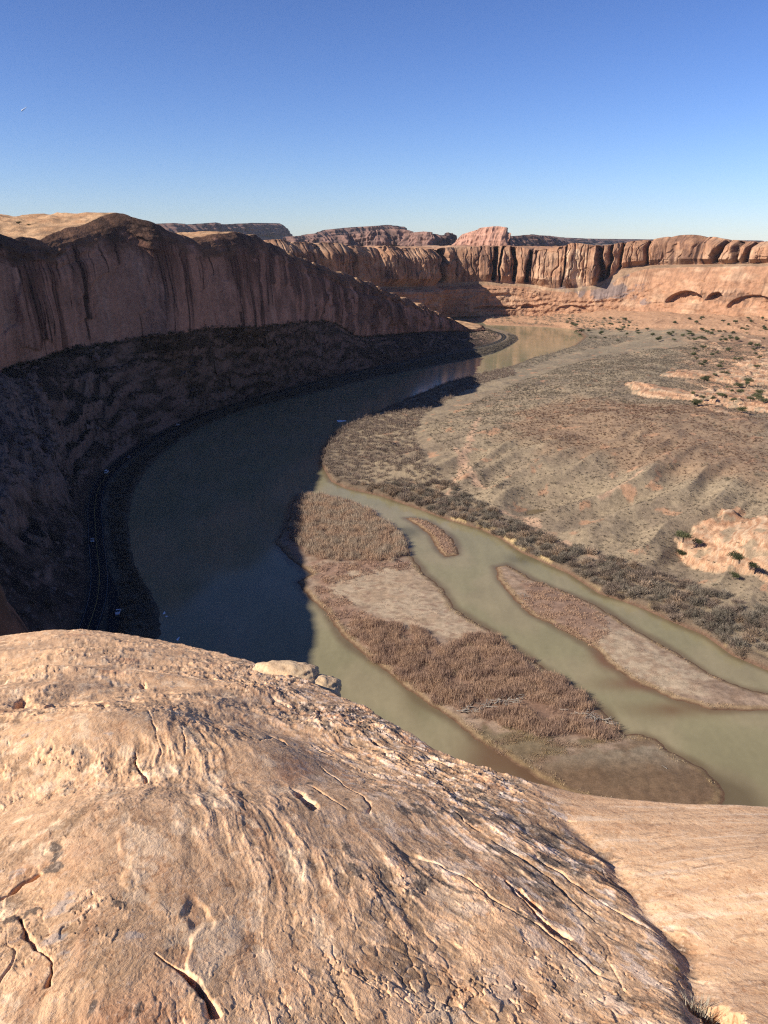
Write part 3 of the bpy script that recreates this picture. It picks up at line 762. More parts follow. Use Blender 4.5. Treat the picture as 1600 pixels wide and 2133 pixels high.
def terrain(x, y, want_col=False):
    d = sdf(x, y, LAND)
    inl = np.maximum(d, 0)
    n1 = fbm(x / 120, y / 120, 3, 501)
    z = np.where(d > 0, 2.6 * S(d, -0.2, 3.2), np.maximum(d * 0.35, -2.5))
    rise = S(inl, 26, 190)
    z = z + rise * (11 + 3.5 * n1)
    # broad low hill opposite, and the fan behind it
    z = z + 13 * np.exp(-(((x - 205) / 130) ** 2 + ((y - 600) / 130) ** 2)) * S(inl, 20, 120)
    z = z + 10 * np.exp(-(((x - 330) / 120) ** 2 + ((y - 480) / 150) ** 2)) * S(inl, 30, 150)
    z = z - 6 * S(y, 900, 1250) * S(inl, 30, 200)
    z = z + 10 * S(x, 300, 600) * S(y, 700, 1200) + 6 * S(y, 1350, 1650) * S(inl, 20, 120)
    # ridges and gullies running down to the bank
    q = (x * 0.62 - y * 0.78)
    al = (x * 0.78 + y * 0.62)
    rg = 1 - 2 * np.abs(gnoise(q / 30 + 0.4 * gnoise(al / 60, q / 60, 511), al / 190, 515))
    rmask = S(inl, 22, 50) * (1 - S(inl, 110, 200)) * S(y, 330, 400) * (1 - S(y, 560, 680))
    z = z + rg * 5.5 * rmask
    rg2 = 1 - 2 * np.abs(gnoise(q / 13 + 0.5 * gnoise(al / 30, q / 30, 517), al / 90, 519))
    z = z + rg2 * 1.5 * S(inl, 18, 40) * S(fbm(x / 90, y / 90, 2, 520), -0.4, 0.3)
    z = z + S(inl, 4, 30) * (0.7 * fbm(x / 22, y / 22, 4, 521) + 0.15 * fbm(x / 4, y / 4, 3, 525))
    # rock outcrops: terraced swells
    om = np.zeros_like(x)
    for pg, hgt, seed in ((RO1, 7, 1), (RO1B, 5, 2), (RO2, 8, 3), (RO3, 5, 4)):
        dd = sdf(x, y, pg) + 3.5 * fbm(x / 14, y / 14, 4, 530 + seed)
        hh = hgt * (0.45 * S(dd, -2, 3) + 0.55 * S(dd, 2, 22)) + 0.3 * fbm(x / 16, y / 16, 4, 540 + seed) * S(dd, -2, 4)
        stp = hh / 1.9 + 0.12 * fbm(x / 12, y / 12, 3, 545 + seed)
        hh = np.maximum(np.floor(stp) + S(stp - np.floor(stp), 0.55, 1.0), 0) * 1.9
        z = z + np.maximum(hh, 0) * (dd > -2)
        om = np.maximum(om, S(dd, -1.5, 1.0))
    # scattered ledges far right
    sl = fbm(x / 26, y / 60, 4, 551)
    slm = S(sl, 0.28, 0.42) * S(x / y, 0.33, 0.42) * S(y, 600, 700)
    z = z + 1.8 * slm
    om = np.maximum(om, slm)
    if not want_col: return z
    tan_ = np.array([0.352, 0.268, 0.175]); olive = np.array([0.285, 0.214, 0.145]); redd = np.array([0.34, 0.195, 0.115]); org = np.array([0.58, 0.34, 0.20])
    c = mix(tan_, olive, S(fbm(x / 70, y / 70, 4, 561) + 0.5 * fbm(x / 8, y / 8, 3, 565), -0.3, 0.6))
    c = mix(c, [0.26, 0.21, 0.145], 0.7 * S(y, 800, 1000) * S(fbm(x / 45, y / 45, 3, 567), -0.5, 0.3))
    dr = sdf(x, y, REDP)
    c = mix(c, redd, 0.45 * S(dr + 14 * fbm(x / 30, y / 30, 3, 571), -12, 14))
    c = mix(c, [0.48, 0.27, 0.16], 0.8 * S(fbm(x / 16, y / 16, 5, 575), 0.55, 0.75) * S(inl, 15, 40))
    c = mix(c, [0.36, 0.20, 0.12], 0.7 * S(x / y, 0.33, 0.42) * S(y, 620, 720) * (1 - S(y, 1200, 1500)))
    for i, w in enumerate(WASH):
        dd = np.full(x.shape, 1e9)
        xx = x + 4 * fbm(x / 9, y / 9, 3, 581 + i)
        for k in range(len(w) - 1):
            a, b2 = w[k], w[k + 1]; e = b2 - a; L = (e ** 2).sum()
            t = np.clip(((xx - a[0]) * e[0] + (y - a[1]) * e[1]) / L, 0, 1)
            dd = np.minimum(dd, np.hypot(xx - a[0] - t * e[0], y - a[1] - t * e[1]))
        c = mix(c, [0.56, 0.36, 0.235], 0.85 * (1 - S(dd, 0.8, 3.4)))
    lay = fbm(x / 40 + y / 40, (z + 0.03 * x) / 1.1, 4, 591, 0.6)
    c = mix(c, mix(org, [0.66, 0.45, 0.29], S(lay, -0.1, 0.6)), om * 0.95)
    c = mix(c, [0.36, 0.18, 0.10], om * 0.7 * S(-lay, 0.1, 0.5))
    c = mix(c, tan_, om * 0.8 * S(fbm(x / 11, y / 11, 4, 592), 0.25, 0.5))
    # bare cut bank of yellow silt, wet mud at the waterline
    yb = S(sdf(x, y, YB1), -1.5, 0.5)
    silt = mix([0.16, 0.115, 0.078], [0.46, 0.33, 0.17], np.clip(yb * S(fbm(x / 9, y / 9, 3, 593), -0.4, 0.1) + 0.5 * S(fbm(x / 10, y / 10, 3, 595), 0.15, 0.5) * S(y, 420, 300), 0, 1))
    c = mix(c, silt, 1 - S(inl, 4, 9))
    c = mix(c, [0.17, 0.10, 0.065], 1 - S(d, 0.5, 1.6))
    # far floor below the wall: dry orange slopes
    c = mix(c, [0.50, 0.285, 0.165], 0.85 * S(sdf(x, y, RO3) + 30 + 16 * fbm(x / 30, y / 30, 3, 597), 0, 25))
    return z, c

def build_terrain():
    nr, ncl = 860, 900
    yy = 150 * (2500 / 150) ** np.linspace(0, 1, nr)
    tt = np.linspace(-0.34, 0.78, ncl)
    Y = np.repeat(yy[None, :], ncl, 0); X = tt[:, None] * Y
    z, c = terrain(X, Y, True)
    me = grid_mesh("ground", np.stack([X, Y, z], -1), M_TERR, c)
    obj("ground", me, label="dry tan valley floor of low hills across the river", cat="ground", kind="structure")
build_terrain()

# ================================================================== ISLANDS
ISL_A = [(626, 1029), (665, 1030), (704, 1038), (770, 1064), (812, 1090), (840, 1112), (853, 1152), (884, 1195), (923, 1226), (945, 1266), (985, 1292), (1024, 1316), (1060, 1345), (1100, 1370),
         (1160, 1408), (1220, 1450), (1265, 1490), (1303, 1530), (1340, 1531), (1365, 1540), (1399, 1567), (1435, 1585), (1464, 1601), (1495, 1628), (1512, 1655), (1500, 1690), (1400, 1700), (1300, 1690), (1200, 1665),
         (1120, 1622), (1090, 1600), (1040, 1572), (990, 1540), (945, 1502), (880, 1460), (822, 1414), (796, 1392), (744, 1353), (704, 1314), (678, 1274), (643, 1244), (619, 1213), (647, 1196), (604, 1165), (573, 1130), (586, 1110), (604, 1077), (610, 1045)]
ISL_B = [(844, 1079), (862, 1079), (892, 1086), (920, 1102), (941, 1121), (954, 1142), (954, 1156), (927, 1161), (910, 1143), (897, 1117), (875, 1099)]
ISL_C = [(1032, 1181), (1056, 1176), (1109, 1207), (1169, 1230), (1232, 1256), (1277, 1282), (1319, 1309), (1356, 1331), (1412, 1361), (1476, 1402), (1540, 1430), (1600, 1446), (1650, 1460), (1650, 1480),
         (1560, 1481), (1480, 1478), (1400, 1455), (1320, 1420), (1270, 1385), (1232, 1345), (1150, 1301), (1101, 1279), (1064, 1241), (1037, 1207)]
A_N = poly([(622, 1030), (704, 1038), (770, 1064), (840, 1112), (850, 1150), (815, 1168), (760, 1172), (700, 1168), (650, 1158), (612, 1130), (603, 1100), (610, 1050)], 0.8)
A_GR = poly([(690, 1205), (740, 1190), (860, 1178), (920, 1226), (945, 1266), (1024, 1318), (960, 1332), (850, 1312), (770, 1275), (700, 1240)], 0.8)
A_MID = poly([(650, 1170), (700, 1175), (850, 1168), (860, 1185), (740, 1205), (690, 1225), (720, 1250), (770, 1280), (790, 1295), (730, 1310), (690, 1290), (660, 1240)], 0.8)
A_S = poly([(715, 1312), (790, 1290), (860, 1312), (905, 1335), (935, 1355), (965, 1328), (1020, 1322), (1100, 1378), (1160, 1412), (1220, 1455), (1300, 1532), (1250, 1542), (1130, 1530), (1040, 1510), (960, 1480), (880, 1440), (800, 1380)], 0.8)
A_MUD = poly([(980, 1525), (1060, 1515), (1180, 1545), (1300, 1540), (1180, 1570), (1120, 1590), (1060, 1580)], 0.8)
A_BAR = poly([(1130, 1580), (1200, 1570), (1340, 1533), (1399, 1569), (1464, 1601), (1500, 1640), (1400, 1640), (1250, 1625), (1140, 1610)], 0.5)
C_VEG = poly([(1085, 1210), (1130, 1212), (1200, 1245), (1260, 1285), (1270, 1320), (1235, 1345), (1150, 1300), (1090, 1265)], 0.5)
C_GR = poly([(1260, 1310), (1310, 1312), (1412, 1372), (1476, 1412), (1460, 1450), (1380, 1440), (1290, 1385), (1240, 1345)], 0.5)
islA, islB, islC = poly(ISL_A), poly(ISL_B), poly(ISL_C)

def island_h(x, y, pg):
    d = sdf(x, y, pg) + 0.7 * fbm(x / 6, y / 6, 3, 601)
    z = np.where(d > 0, 0.55 * S(d, -0.3, 3) + 0.5 * S(d, 2, 14), np.maximum(d * 0.22, -1.2))
    return z + 0.12 * fbm(x / 5, y / 5, 3, 605) * S(d, 0.5, 4), d

def island(pg, which, label, res):
    x0, y0 = pg.min(0) - 6; x1, y1 = pg.max(0) + 6
    nx = int((x1 - x0) / res); ny = int((y1 - y0) / res)
    X, Y = np.meshgrid(np.linspace(x0, x1, nx), np.linspace(y0, y1, ny), indexing='ij')
    z, d = island_h(X, Y, pg)
    n = fbm(X / 6, Y / 6, 4, 611)
    base = mix([0.36, 0.255, 0.18], [0.28, 0.19, 0.13], S(n, -0.3, 0.5))
    n2 = fbm(X / 9, Y / 9, 5, 613, 0.6)
    def m(pgn, w=5.0): return S(sdf(X, Y, pgn) + w * n2, -w * 0.5, w * 0.5)
    if which == 'A':
        base = mix(base, [0.235, 0.135, 0.09], 0.8 * np.maximum(m(A_N), m(A_S)))
        base = mix(base, [0.30, 0.18, 0.125], 0.8 * m(A_MID))
        base = mix(base, mix(mix([0.465, 0.35, 0.24], [0.42, 0.30, 0.20], S(fbm(X / 14, Y / 14, 4, 615), -0.2, 0.4)), [0.30, 0.19, 0.13], 0.7 * S(fbm(X / 5, Y / 3, 4, 616), 0.2, 0.6)), m(A_GR))
        base = mix(base, [0.185, 0.14, 0.08], 0.85 * m(A_MUD))
        base = mix(base, mix([0.31, 0.245, 0.17], [0.215, 0.145, 0.09], S(fbm(X / 12, Y / 12, 4, 617), 0.0, 0.6)), m(A_BAR))
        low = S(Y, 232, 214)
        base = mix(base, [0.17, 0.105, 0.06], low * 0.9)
    elif which == 'C':
        base = mix(base, [0.26, 0.155, 0.11], 0.6 * m(C_VEG))
        base = mix(base, mix([0.44, 0.335, 0.23], [0.37, 0.26, 0.175], S(n + 0.6 * fbm(X / 3, Y / 3, 3, 618), -0.2, 0.5)), m(C_GR))
    else:
        base = mix(base, [0.27, 0.155, 0.105], 0.5)
    base = mix(base, [0.30, 0.20, 0.10], 0.6 * (1 - S(d, 1.6, 4)))
    base = mix(base, [0.15, 0.085, 0.05], 1 - S(d, 0.3, 1.7))
    me = grid_mesh("island", np.stack([X, Y, z], -1), M_SAND, base)
    obj("island", me, label=label, cat="island", kind="structure")
island(islA, 'A', "large river island with two willow thickets and a pale gravel bar", 0.55)
island(islB, 'B', "tiny sliver island of brown brush in the side channel", 0.35)
island(islC, 'C', "long narrow island with gravel tail nearest the right bank", 0.5)

# ================================================================== RIVER
def build_river():
    nr, ncl = 700, 700
    yy = 60 * (2300 / 60) ** np.linspace(0, 1, nr)
    tt = np.linspace(-0.5, 0.62, ncl)
    Y = np.repeat(yy[None, :], ncl, 0); X = tt[:, None] * Y
    d = np.maximum.reduce([sdf(X, Y, islA), sdf(X, Y, islB), sdf(X, Y, islC), sdf(X, Y, LAND)])
    d = -d
    n = fbm(X / 25, Y / 40, 4, 701)
    mud = np.array([0.285, 0.247, 0.14])
    c = mix(mud, [0.315, 0.262, 0.155], S(n, -0.3, 0.5))
    c = mix(c, [0.165, 0.115, 0.065], 0.85 * (1 - S(d + 1.5 * n, 0.3, 4.5)))
    c = c * (1 + 0.07 * fbm(X / 5 + 0.4 * n, Y / 26, 4, 705) + 0.05 * fbm(X / 2.0, Y / 3.0, 3, 709))[..., None]
    # shallow bars just under the surface
    for (px, py, rx, ry, col) in ((1410, 1478, 16, 5, (0.19, 0.115, 0.06)), (1500, 1662, 14, 14, (0.14, 0.105, 0.06)), (1090, 1165, 10, 8, (0.15, 0.13, 0.075)), (850, 1108, 7, 10, (0.15, 0.13, 0.075)),
                                  (1120, 1610, 16, 14, (0.16, 0.085, 0.045)), (1040, 1575, 10, 12, (0.17, 0.10, 0.055)), (870, 1450, 5, 12, (0.16, 0.12, 0.065)), (1260, 1370, 5, 10, (0.20, 0.10, 0.055)), (1330, 1425, 14, 5, (0.20, 0.10, 0.055))):
        q = P(px, py)
        a = np.exp(-(((X - q[0]) / rx) ** 2 + ((Y - q[1]) / ry) ** 2)) * (1 + 0.5 * n)
        c = mix(c, col, np.clip(a, 0, 1) * 0.9)
    Z = np.zeros_like(X)
    me = grid_mesh("river", np.stack([X, Y, Z], -1), M_WATER, c)
    obj("river", me, label="wide muddy olive river bending through the canyon", cat="river", kind="structure")
build_river()

# ================================================================== FAR CANYON WALL
def far_wall():
    # px, distance, foot row, K1 row, K2 row, K3 row, top row, setbacks K1..K4
    rows = [(560, 1460, 695, 610, 601, 597, 500, (6, 24, 27, 36)), (620, 1490, 692, 610, 601, 597, 497, (6, 24, 27, 36)), (700, 1550, 686, 609, 601, 597, 502, (6, 24, 27, 36)), (800, 1620, 678, 608, 601, 597, 509, (6, 24, 27, 36)),
            (870, 1670, 672, 608, 601, 597, 513, (6, 24, 27, 36)), (905, 1700, 669, 608, 600, 596, 514, (5, 16, 18, 24)), (916, 1715, 667, 607, 600, 595, 515, (4, 14, 16, 22)), (926, 1735, 664, 605, 599, 593, 515, (4, 18, 21, 30)), (940, 1765, 660, 603, 597, 590, 515, (5, 30, 34, 44)), (1000, 1778, 658, 602, 594, 586, 511, (5, 32, 36, 46)),
            (1060, 1775, 658, 600, 596, 590, 511, (5, 34, 38, 48)), (1100, 1768, 658, 604, 598, 592, 515, (6, 34, 38, 48)), (1140, 1758, 659, 612, 606, 600, 512, (8, 26, 30, 40)), (1180, 1744, 660, 616, 608, 600, 505, (10, 24, 27, 38)),
            (1240, 1725, 663, 618, 600, 590, 510, (14, 30, 34, 46)), (1270, 1712, 666, 616, 580, 560, 503, (18, 40, 56, 68)), (1310, 1692, 669, 596, 562, 553, 498, (34, 55, 84, 98)), (1370, 1660, 672, 582, 557, 551, 488, (40, 60, 92, 106)),
            (1430, 1615, 676, 582, 556, 550, 497, (40, 60, 92, 106)), (1500, 1565, 680, 582, 555, 549, 503, (42, 60, 92, 106)), (1560, 1525, 684, 582, 554, 547, 497, (42, 60, 92, 106)), (1620, 1480, 688, 582, 552, 545, 492, (42, 60, 92, 106)),
            (1720, 1420, 696, 582, 552, 545, 492, (42, 60, 92, 106)), (1850, 1340, 706, 582, 552, 545, 492, (42, 60, 92, 106)), (2100, 1210, 722, 616, 550, 543, 490, (24, 60, 92, 106)), (2500, 1020, 752, 622, 548, 540, 486, (24, 60, 92, 106)), (3200, 760, 815, 640, 545, 536, 480, (24, 60, 92, 106))]
    ND = 1700
    pts = []
    for (px, y, f, k1, k2, k3, tp, sb) in rows:
        b = at_dist(px, f, y)
        pts.append([px, b[0], b[1], b[2], k1, k2, k3, tp, *sb])
    A = catmull(pts, ND)
    px = A[:, 0]; foot = A[:, 1:4]
    t = np.gradient(foot[:, :2], axis=0); t /= np.hypot(t[:, 0], t[:, 1])[:, None]
    o = np.stack([t[:, 1], -t[:, 0]], 1)
    kk = np.ones(61) / 61
    for i in range(2): o[:, i] = np.convolve(np.pad(o[:, i], 30, mode='edge'), kk, 'valid')
    o /= np.hypot(o[:, 0], o[:, 1])[:, None]
    u = np.concatenate([[0], np.cumsum(np.hypot(*np.diff(foot[:, :2], axis=0).T))])
    K = [foot]
    for j in range(4):
        p2 = foot[:, :2] - o * A[:, 8 + j:9 + j]
        K.append(np.c_[p2, z_at(p2[:, 1], A[:, 4 + j])])
    # clefts between the buttresses of the upper tier
    cl = np.array([560, 640, 690, 752, 810, 860, 905, 938, 962, 1000, 1022, 1038, 1062, 1098, 1163, 1205, 1238, 1250, 1268, 1312, 1345, 1392, 1437, 1472, 1498, 1542, 1577, 1640, 1700, 1760, 1850, 1930, 2040, 2150, 2260, 2400, 2550, 2700, 2900, 3050, 3210], float)
    wd = np.array([1, 1, 1, 1, 1, 1, 1, 1.3, .4, .5, 1.2, 1.0, .6, 1.4, .7, .3, 1.6, 1.4, .8, 1.1, .6, 1.3, 1.3, 1.4, 1.4, 1.0, 1.4, 1, 1, 1, 1, 1, 1, 1, 1, 1, 1, 1, 1, 1, 1])
    idx = np.clip(np.searchsorted(cl, px) - 1, 0, len(cl) - 2)
    fr = (px - cl[idx]) / (cl[idx + 1] - cl[idx])
    wmix = wd[idx] + (wd[idx + 1] - wd[idx]) * S(fr, 0.3, 0.7)
    pw = np.array([2.2, 5, 3, 7, 2.5, 6])[idx % 6]
    fr2 = np.clip(fr + 0.05 * fbm(px / 9, px * 0, 3, 799), 0, 1)
    bul = np.clip(1 - np.abs(2 * fr2 - 1) ** pw, 0, 1) ** np.where(pw > 4, 0.8, 0.5)
    bul = np.where(px > 1225, np.sqrt(np.clip(1 - np.abs(2 * fr2 - 1) ** 3.5, 0, 1)), bul * np.array([1, .55, .85, .4, 1, .7, .5])[idx % 7])
    seg_w = (cl[idx + 1] - cl[idx])
    famp = np.clip(seg_w * 0.5, 5, 20) * wmix
    SLOTS = ((938, 4.5), (1030, 4), (1042, 2), (1065, 4), (1096, 4.5), (1163, 2), (1239, 6.5), (1252, 4), (1266, 2.5), (1309, 3.5), (1431, 7), (1468, 6.5), (1492, 6), (1543, 3), (1573, 5.5), (1660, 5), (1730, 6))
    right = S(px, 1250, 1300); famp = famp * (1 - 0.35 * S(px, 1225, 1260))
    def lerp(a, b, k): return a[:, None, :] + (b - a)[:, None, :] * k[None, :, None]
    segs, zn = [], []
    nks = (60, 24, 10, 90)
    for j, nk in enumerate(nks):
        k = np.linspace(0, 1, nk + 1)[:-1]
        g = lerp(K[j], K[j + 1], k)
        U = np.repeat(u[:, None], nk, 1); Kk = np.repeat(k[None], ND, 0); H = g[..., 2]
        if j == 0:
            lv0, ed0 = plates(U / 40 + 0.4 * fbm(U / 30, H / 12, 3, 802), H / 16 + 0.4 * fbm(U / 30, H / 12, 3, 803), 7)
            d = 3.0 * lv0 + 7 * fbm(U / 70, H / 60, 4, 801) * np.sin(np.minimum(Kk * 1.4, 1) * np.pi / 2) + 2.0 * fbm(U / 12, H / 9, 4, 805)
            q = H / 11 + 0.5 * fbm(U / 60, H / 30, 2, 807); d += 2.4 * (np.abs(np.mod(q, 1) - .5) * 2) * (1 - 0.55 * right)[:, None] * S(Kk, 0.05, 0.2)
            # arched alcoves
            for (ax, az_, rw, rh, dep) in ((1412, 616, 33, 20, 20), (1470, 616, 17, 13, 18), (1550, 626, 44, 22, 12), (1030, 640, 40, 5, 9), (1190, 640, 30, 10, 6), (1098, 636, 12, 8, 9)):
                i0 = np.argmin(np.abs(px - ax)); zc_ = z_at(foot[i0, 1], az_); mpp = foot[i0, 1] / F
                e = ((px[:, None] - ax) / (rw * 1.15)) ** 2 + ((H - zc_ + rh * mpp * 0.8) / (rh * mpp * 1.25)) ** 2
                d -= dep * S(1 - e, 0.0, 0.16) * (H > zc_ - rh * mpp * 0.8)
            g[..., :2] += o[:, None, :] * d[..., None]
            d0e = d[:, -1:]
        elif j in (1, 2):
            g[..., :2] += o[:, None, :] * (d0e * (1 - (Kk + (j - 1)) / 2))[..., None]
            g[..., 2] += 1.2 * fbm(U / 16, Kk * 3 + j, 4, 811) * np.sin(np.minimum(Kk + .2, 1) * np.pi)
        else:
            env = np.minimum(Kk * 5, 1)
            topf = 1 - 0.75 * S(Kk, 0.72, 1.0)
            lv, ed = plates(U / 34 + 0.35 * fbm(U / 25, H / 40, 3, 822), H / 46 + 0.4 * fbm(U / 30, H / 30, 3, 823), 5)
            lv2, ed2 = plates(U / 12 + 0.3 * fbm(U / 9, H / 14, 3, 826), H / 26 + 0.3 * fbm(U / 9, H / 14, 3, 827), 6)
            d = (bul * famp)[:, None] * env * topf + 1.6 * fbm(U / 14, H / 50, 4, 821) * env + 2.5 * fbm(U / 45, H / 45, 3, 825) * env + (5.0 * lv + 2.0 * lv2) * env
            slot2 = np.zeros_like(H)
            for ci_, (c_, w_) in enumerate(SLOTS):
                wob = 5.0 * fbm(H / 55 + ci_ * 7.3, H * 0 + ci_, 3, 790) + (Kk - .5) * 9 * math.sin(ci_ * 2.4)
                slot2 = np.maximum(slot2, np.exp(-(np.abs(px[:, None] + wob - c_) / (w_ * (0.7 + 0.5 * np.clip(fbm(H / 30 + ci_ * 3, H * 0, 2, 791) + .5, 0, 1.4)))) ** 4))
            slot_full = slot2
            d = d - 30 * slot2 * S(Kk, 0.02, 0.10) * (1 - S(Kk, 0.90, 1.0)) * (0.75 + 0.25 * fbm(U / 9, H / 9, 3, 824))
            jt_ = np.abs(gnoise(U / 21 + 0.3 * fbm(U / 20, H / 30, 2, 828), H / 170, 829)); d = d - 5.0 * np.exp(-(jt_ / 0.05) ** 2) * env
            g[..., :2] += o[:, None, :] * (d - (6 + 8 * right)[:, None] * S(Kk, 0.7, 1.0) * Kk)[..., None]
            g[..., 2] -= ((1 - bul) * np.clip(seg_w * 0.13, 1, 7) * np.minimum(wmix, 1.2))[:, None] * S(Kk, 0.3, 1.0)
        segs.append(g); zn.append(np.full(g.shape[:2], j))
    k = np.linspace(0, 1, 26)
    tp = segs[-1][:, -1, :]
    bk = tp.copy(); bk[:, :2] -= o * 260; bk[:, 2] = np.minimum(K[4][:, 2] - 1, 146)
    g = lerp(tp, bk, k); kz = S(k, 0, 0.5)
    g[..., 2] = tp[:, 2:3] + (bk[:, 2:3] - tp[:, 2:3]) * kz[None]
    g[..., 2] += 3.0 * fbm(g[..., 0] / 40, g[..., 1] / 40, 4, 831) * np.sin(np.clip(k * 3, 0, 1) * np.pi / 2)[None]
    segs.append(g); zn.append(np.full(g.shape[:2], 4))
    G = np.concatenate(segs, 1); Zn = np.concatenate(zn, 1)
    U = np.repeat(u[:, None], G.shape[1], 1); H = G[..., 2]; PX = np.repeat(px[:, None], G.shape[1], 1)
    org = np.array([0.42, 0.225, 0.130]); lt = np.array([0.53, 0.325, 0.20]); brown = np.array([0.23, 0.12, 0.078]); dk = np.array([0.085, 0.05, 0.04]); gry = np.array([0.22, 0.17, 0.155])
    c = mix(org, lt, S(fbm(U / 60, H / 25, 4, 841), -0.1, 0.7))
    stk = fbm(U / 5, H / 90, 4, 851, 0.6); big = fbm(U / 40, H / 70, 3, 855)
    tier = (Zn == 3)
    c = mix(c, brown, 0.8 * S(stk * 0.6 + big, -0.15, 0.6) * np.where(tier, 1.0, 0.25))
    c = mix(c, dk, 0.8 * S(stk + 0.6 * big, 0.45, 0.8) * np.where(tier, 1.0, 0.2))
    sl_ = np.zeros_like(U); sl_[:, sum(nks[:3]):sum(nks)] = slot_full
    c = mix(c, dk, 0.85 * sl_)  # deep shade of the clefts put into the colour, along with dark varnish
    c = mix(c, [0.16, 0.085, 0.058], 0.75 * (np.exp(-((PX - 1368) / 20) ** 4) + 0.5 * np.exp(-((PX - 1335) / 14) ** 4)) * S(fbm(U / 12, H / 30, 4, 858), -0.5, 0.1) * (Zn == 3))
    # grey desert varnish at the foot of the tall face
    gm = np.exp(-((PX - 1250) / 95) ** 2) * np.exp(-((H - 62) / 26) ** 2)
    c = mix(c, gry, 0.85 * S(gm + 0.45 * fbm(U / 26, H / 26, 4, 861), 0.55, 0.75))
    # light plates
    lm = np.exp(-((PX - 1190) / 26) ** 2) * np.exp(-((H - 100) / 40) ** 2)
    c = mix(c, [0.72, 0.49, 0.31], 0.9 * S(lm + 0.5 * fbm(U / 12, H / 30, 4, 865), 0.5, 0.7))
    # dark streaks over the alcoves
    am = np.exp(-((PX - 1500) / 85) ** 2) * np.exp(-((H - 58) / 14) ** 2) * (Zn == 0)
    c = mix(c, [0.20, 0.115, 0.075], 0.8 * S(am + 0.45 * stk, 0.45, 0.8))
    c = mix(c, [0.42, 0.225, 0.125], 0.5 * S(fbm(U / 90, H / 3.5, 3, 871), 0.1, 0.6) * (Zn == 0))
    # the bench with its scrub line
    c = mix(c, [0.33, 0.235, 0.15], 0.6 * (Zn == 2))
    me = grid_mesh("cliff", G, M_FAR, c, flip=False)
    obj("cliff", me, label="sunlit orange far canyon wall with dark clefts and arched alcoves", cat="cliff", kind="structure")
    return dict(segs=segs, px=px, u=u)
FW = far_wall()

# ================================================================== PLATEAU AND DISTANT MESAS
def plateau():
    nr, ncl = 160, 260
    yy = 1450 * (13500 / 1450) ** np.linspace(0, 1, nr)
    tt = np.linspace(-1.0, 1.0, ncl)
    Y = np.repeat(yy[None], ncl, 0); X = tt[:, None] * Y
    z = 118 + 14 * fbm(X / 900, Y / 900, 4, 901) + 4 * fbm(X / 150, Y / 150, 3, 905)
    hide = S(Y, 1900, 2300) * np.where(X > 0, 1, 1)
    hide = np.maximum(hide, S(-X - 0.22 * Y, 0, 200))
    z = -20 + (z + 20) * hide
    c = mix([0.42, 0.25, 0.15], [0.20, 0.15, 0.10], S(fbm(X / 260, Y / 260, 4, 911), -0.2, 0.4))
    obj("plateau", grid_mesh("plateau", np.stack([X, Y, z], -1), M_FAR, c), label="flat desert plateau stretching back to the distant mesas", cat="plateau", kind="structure")
plateau()

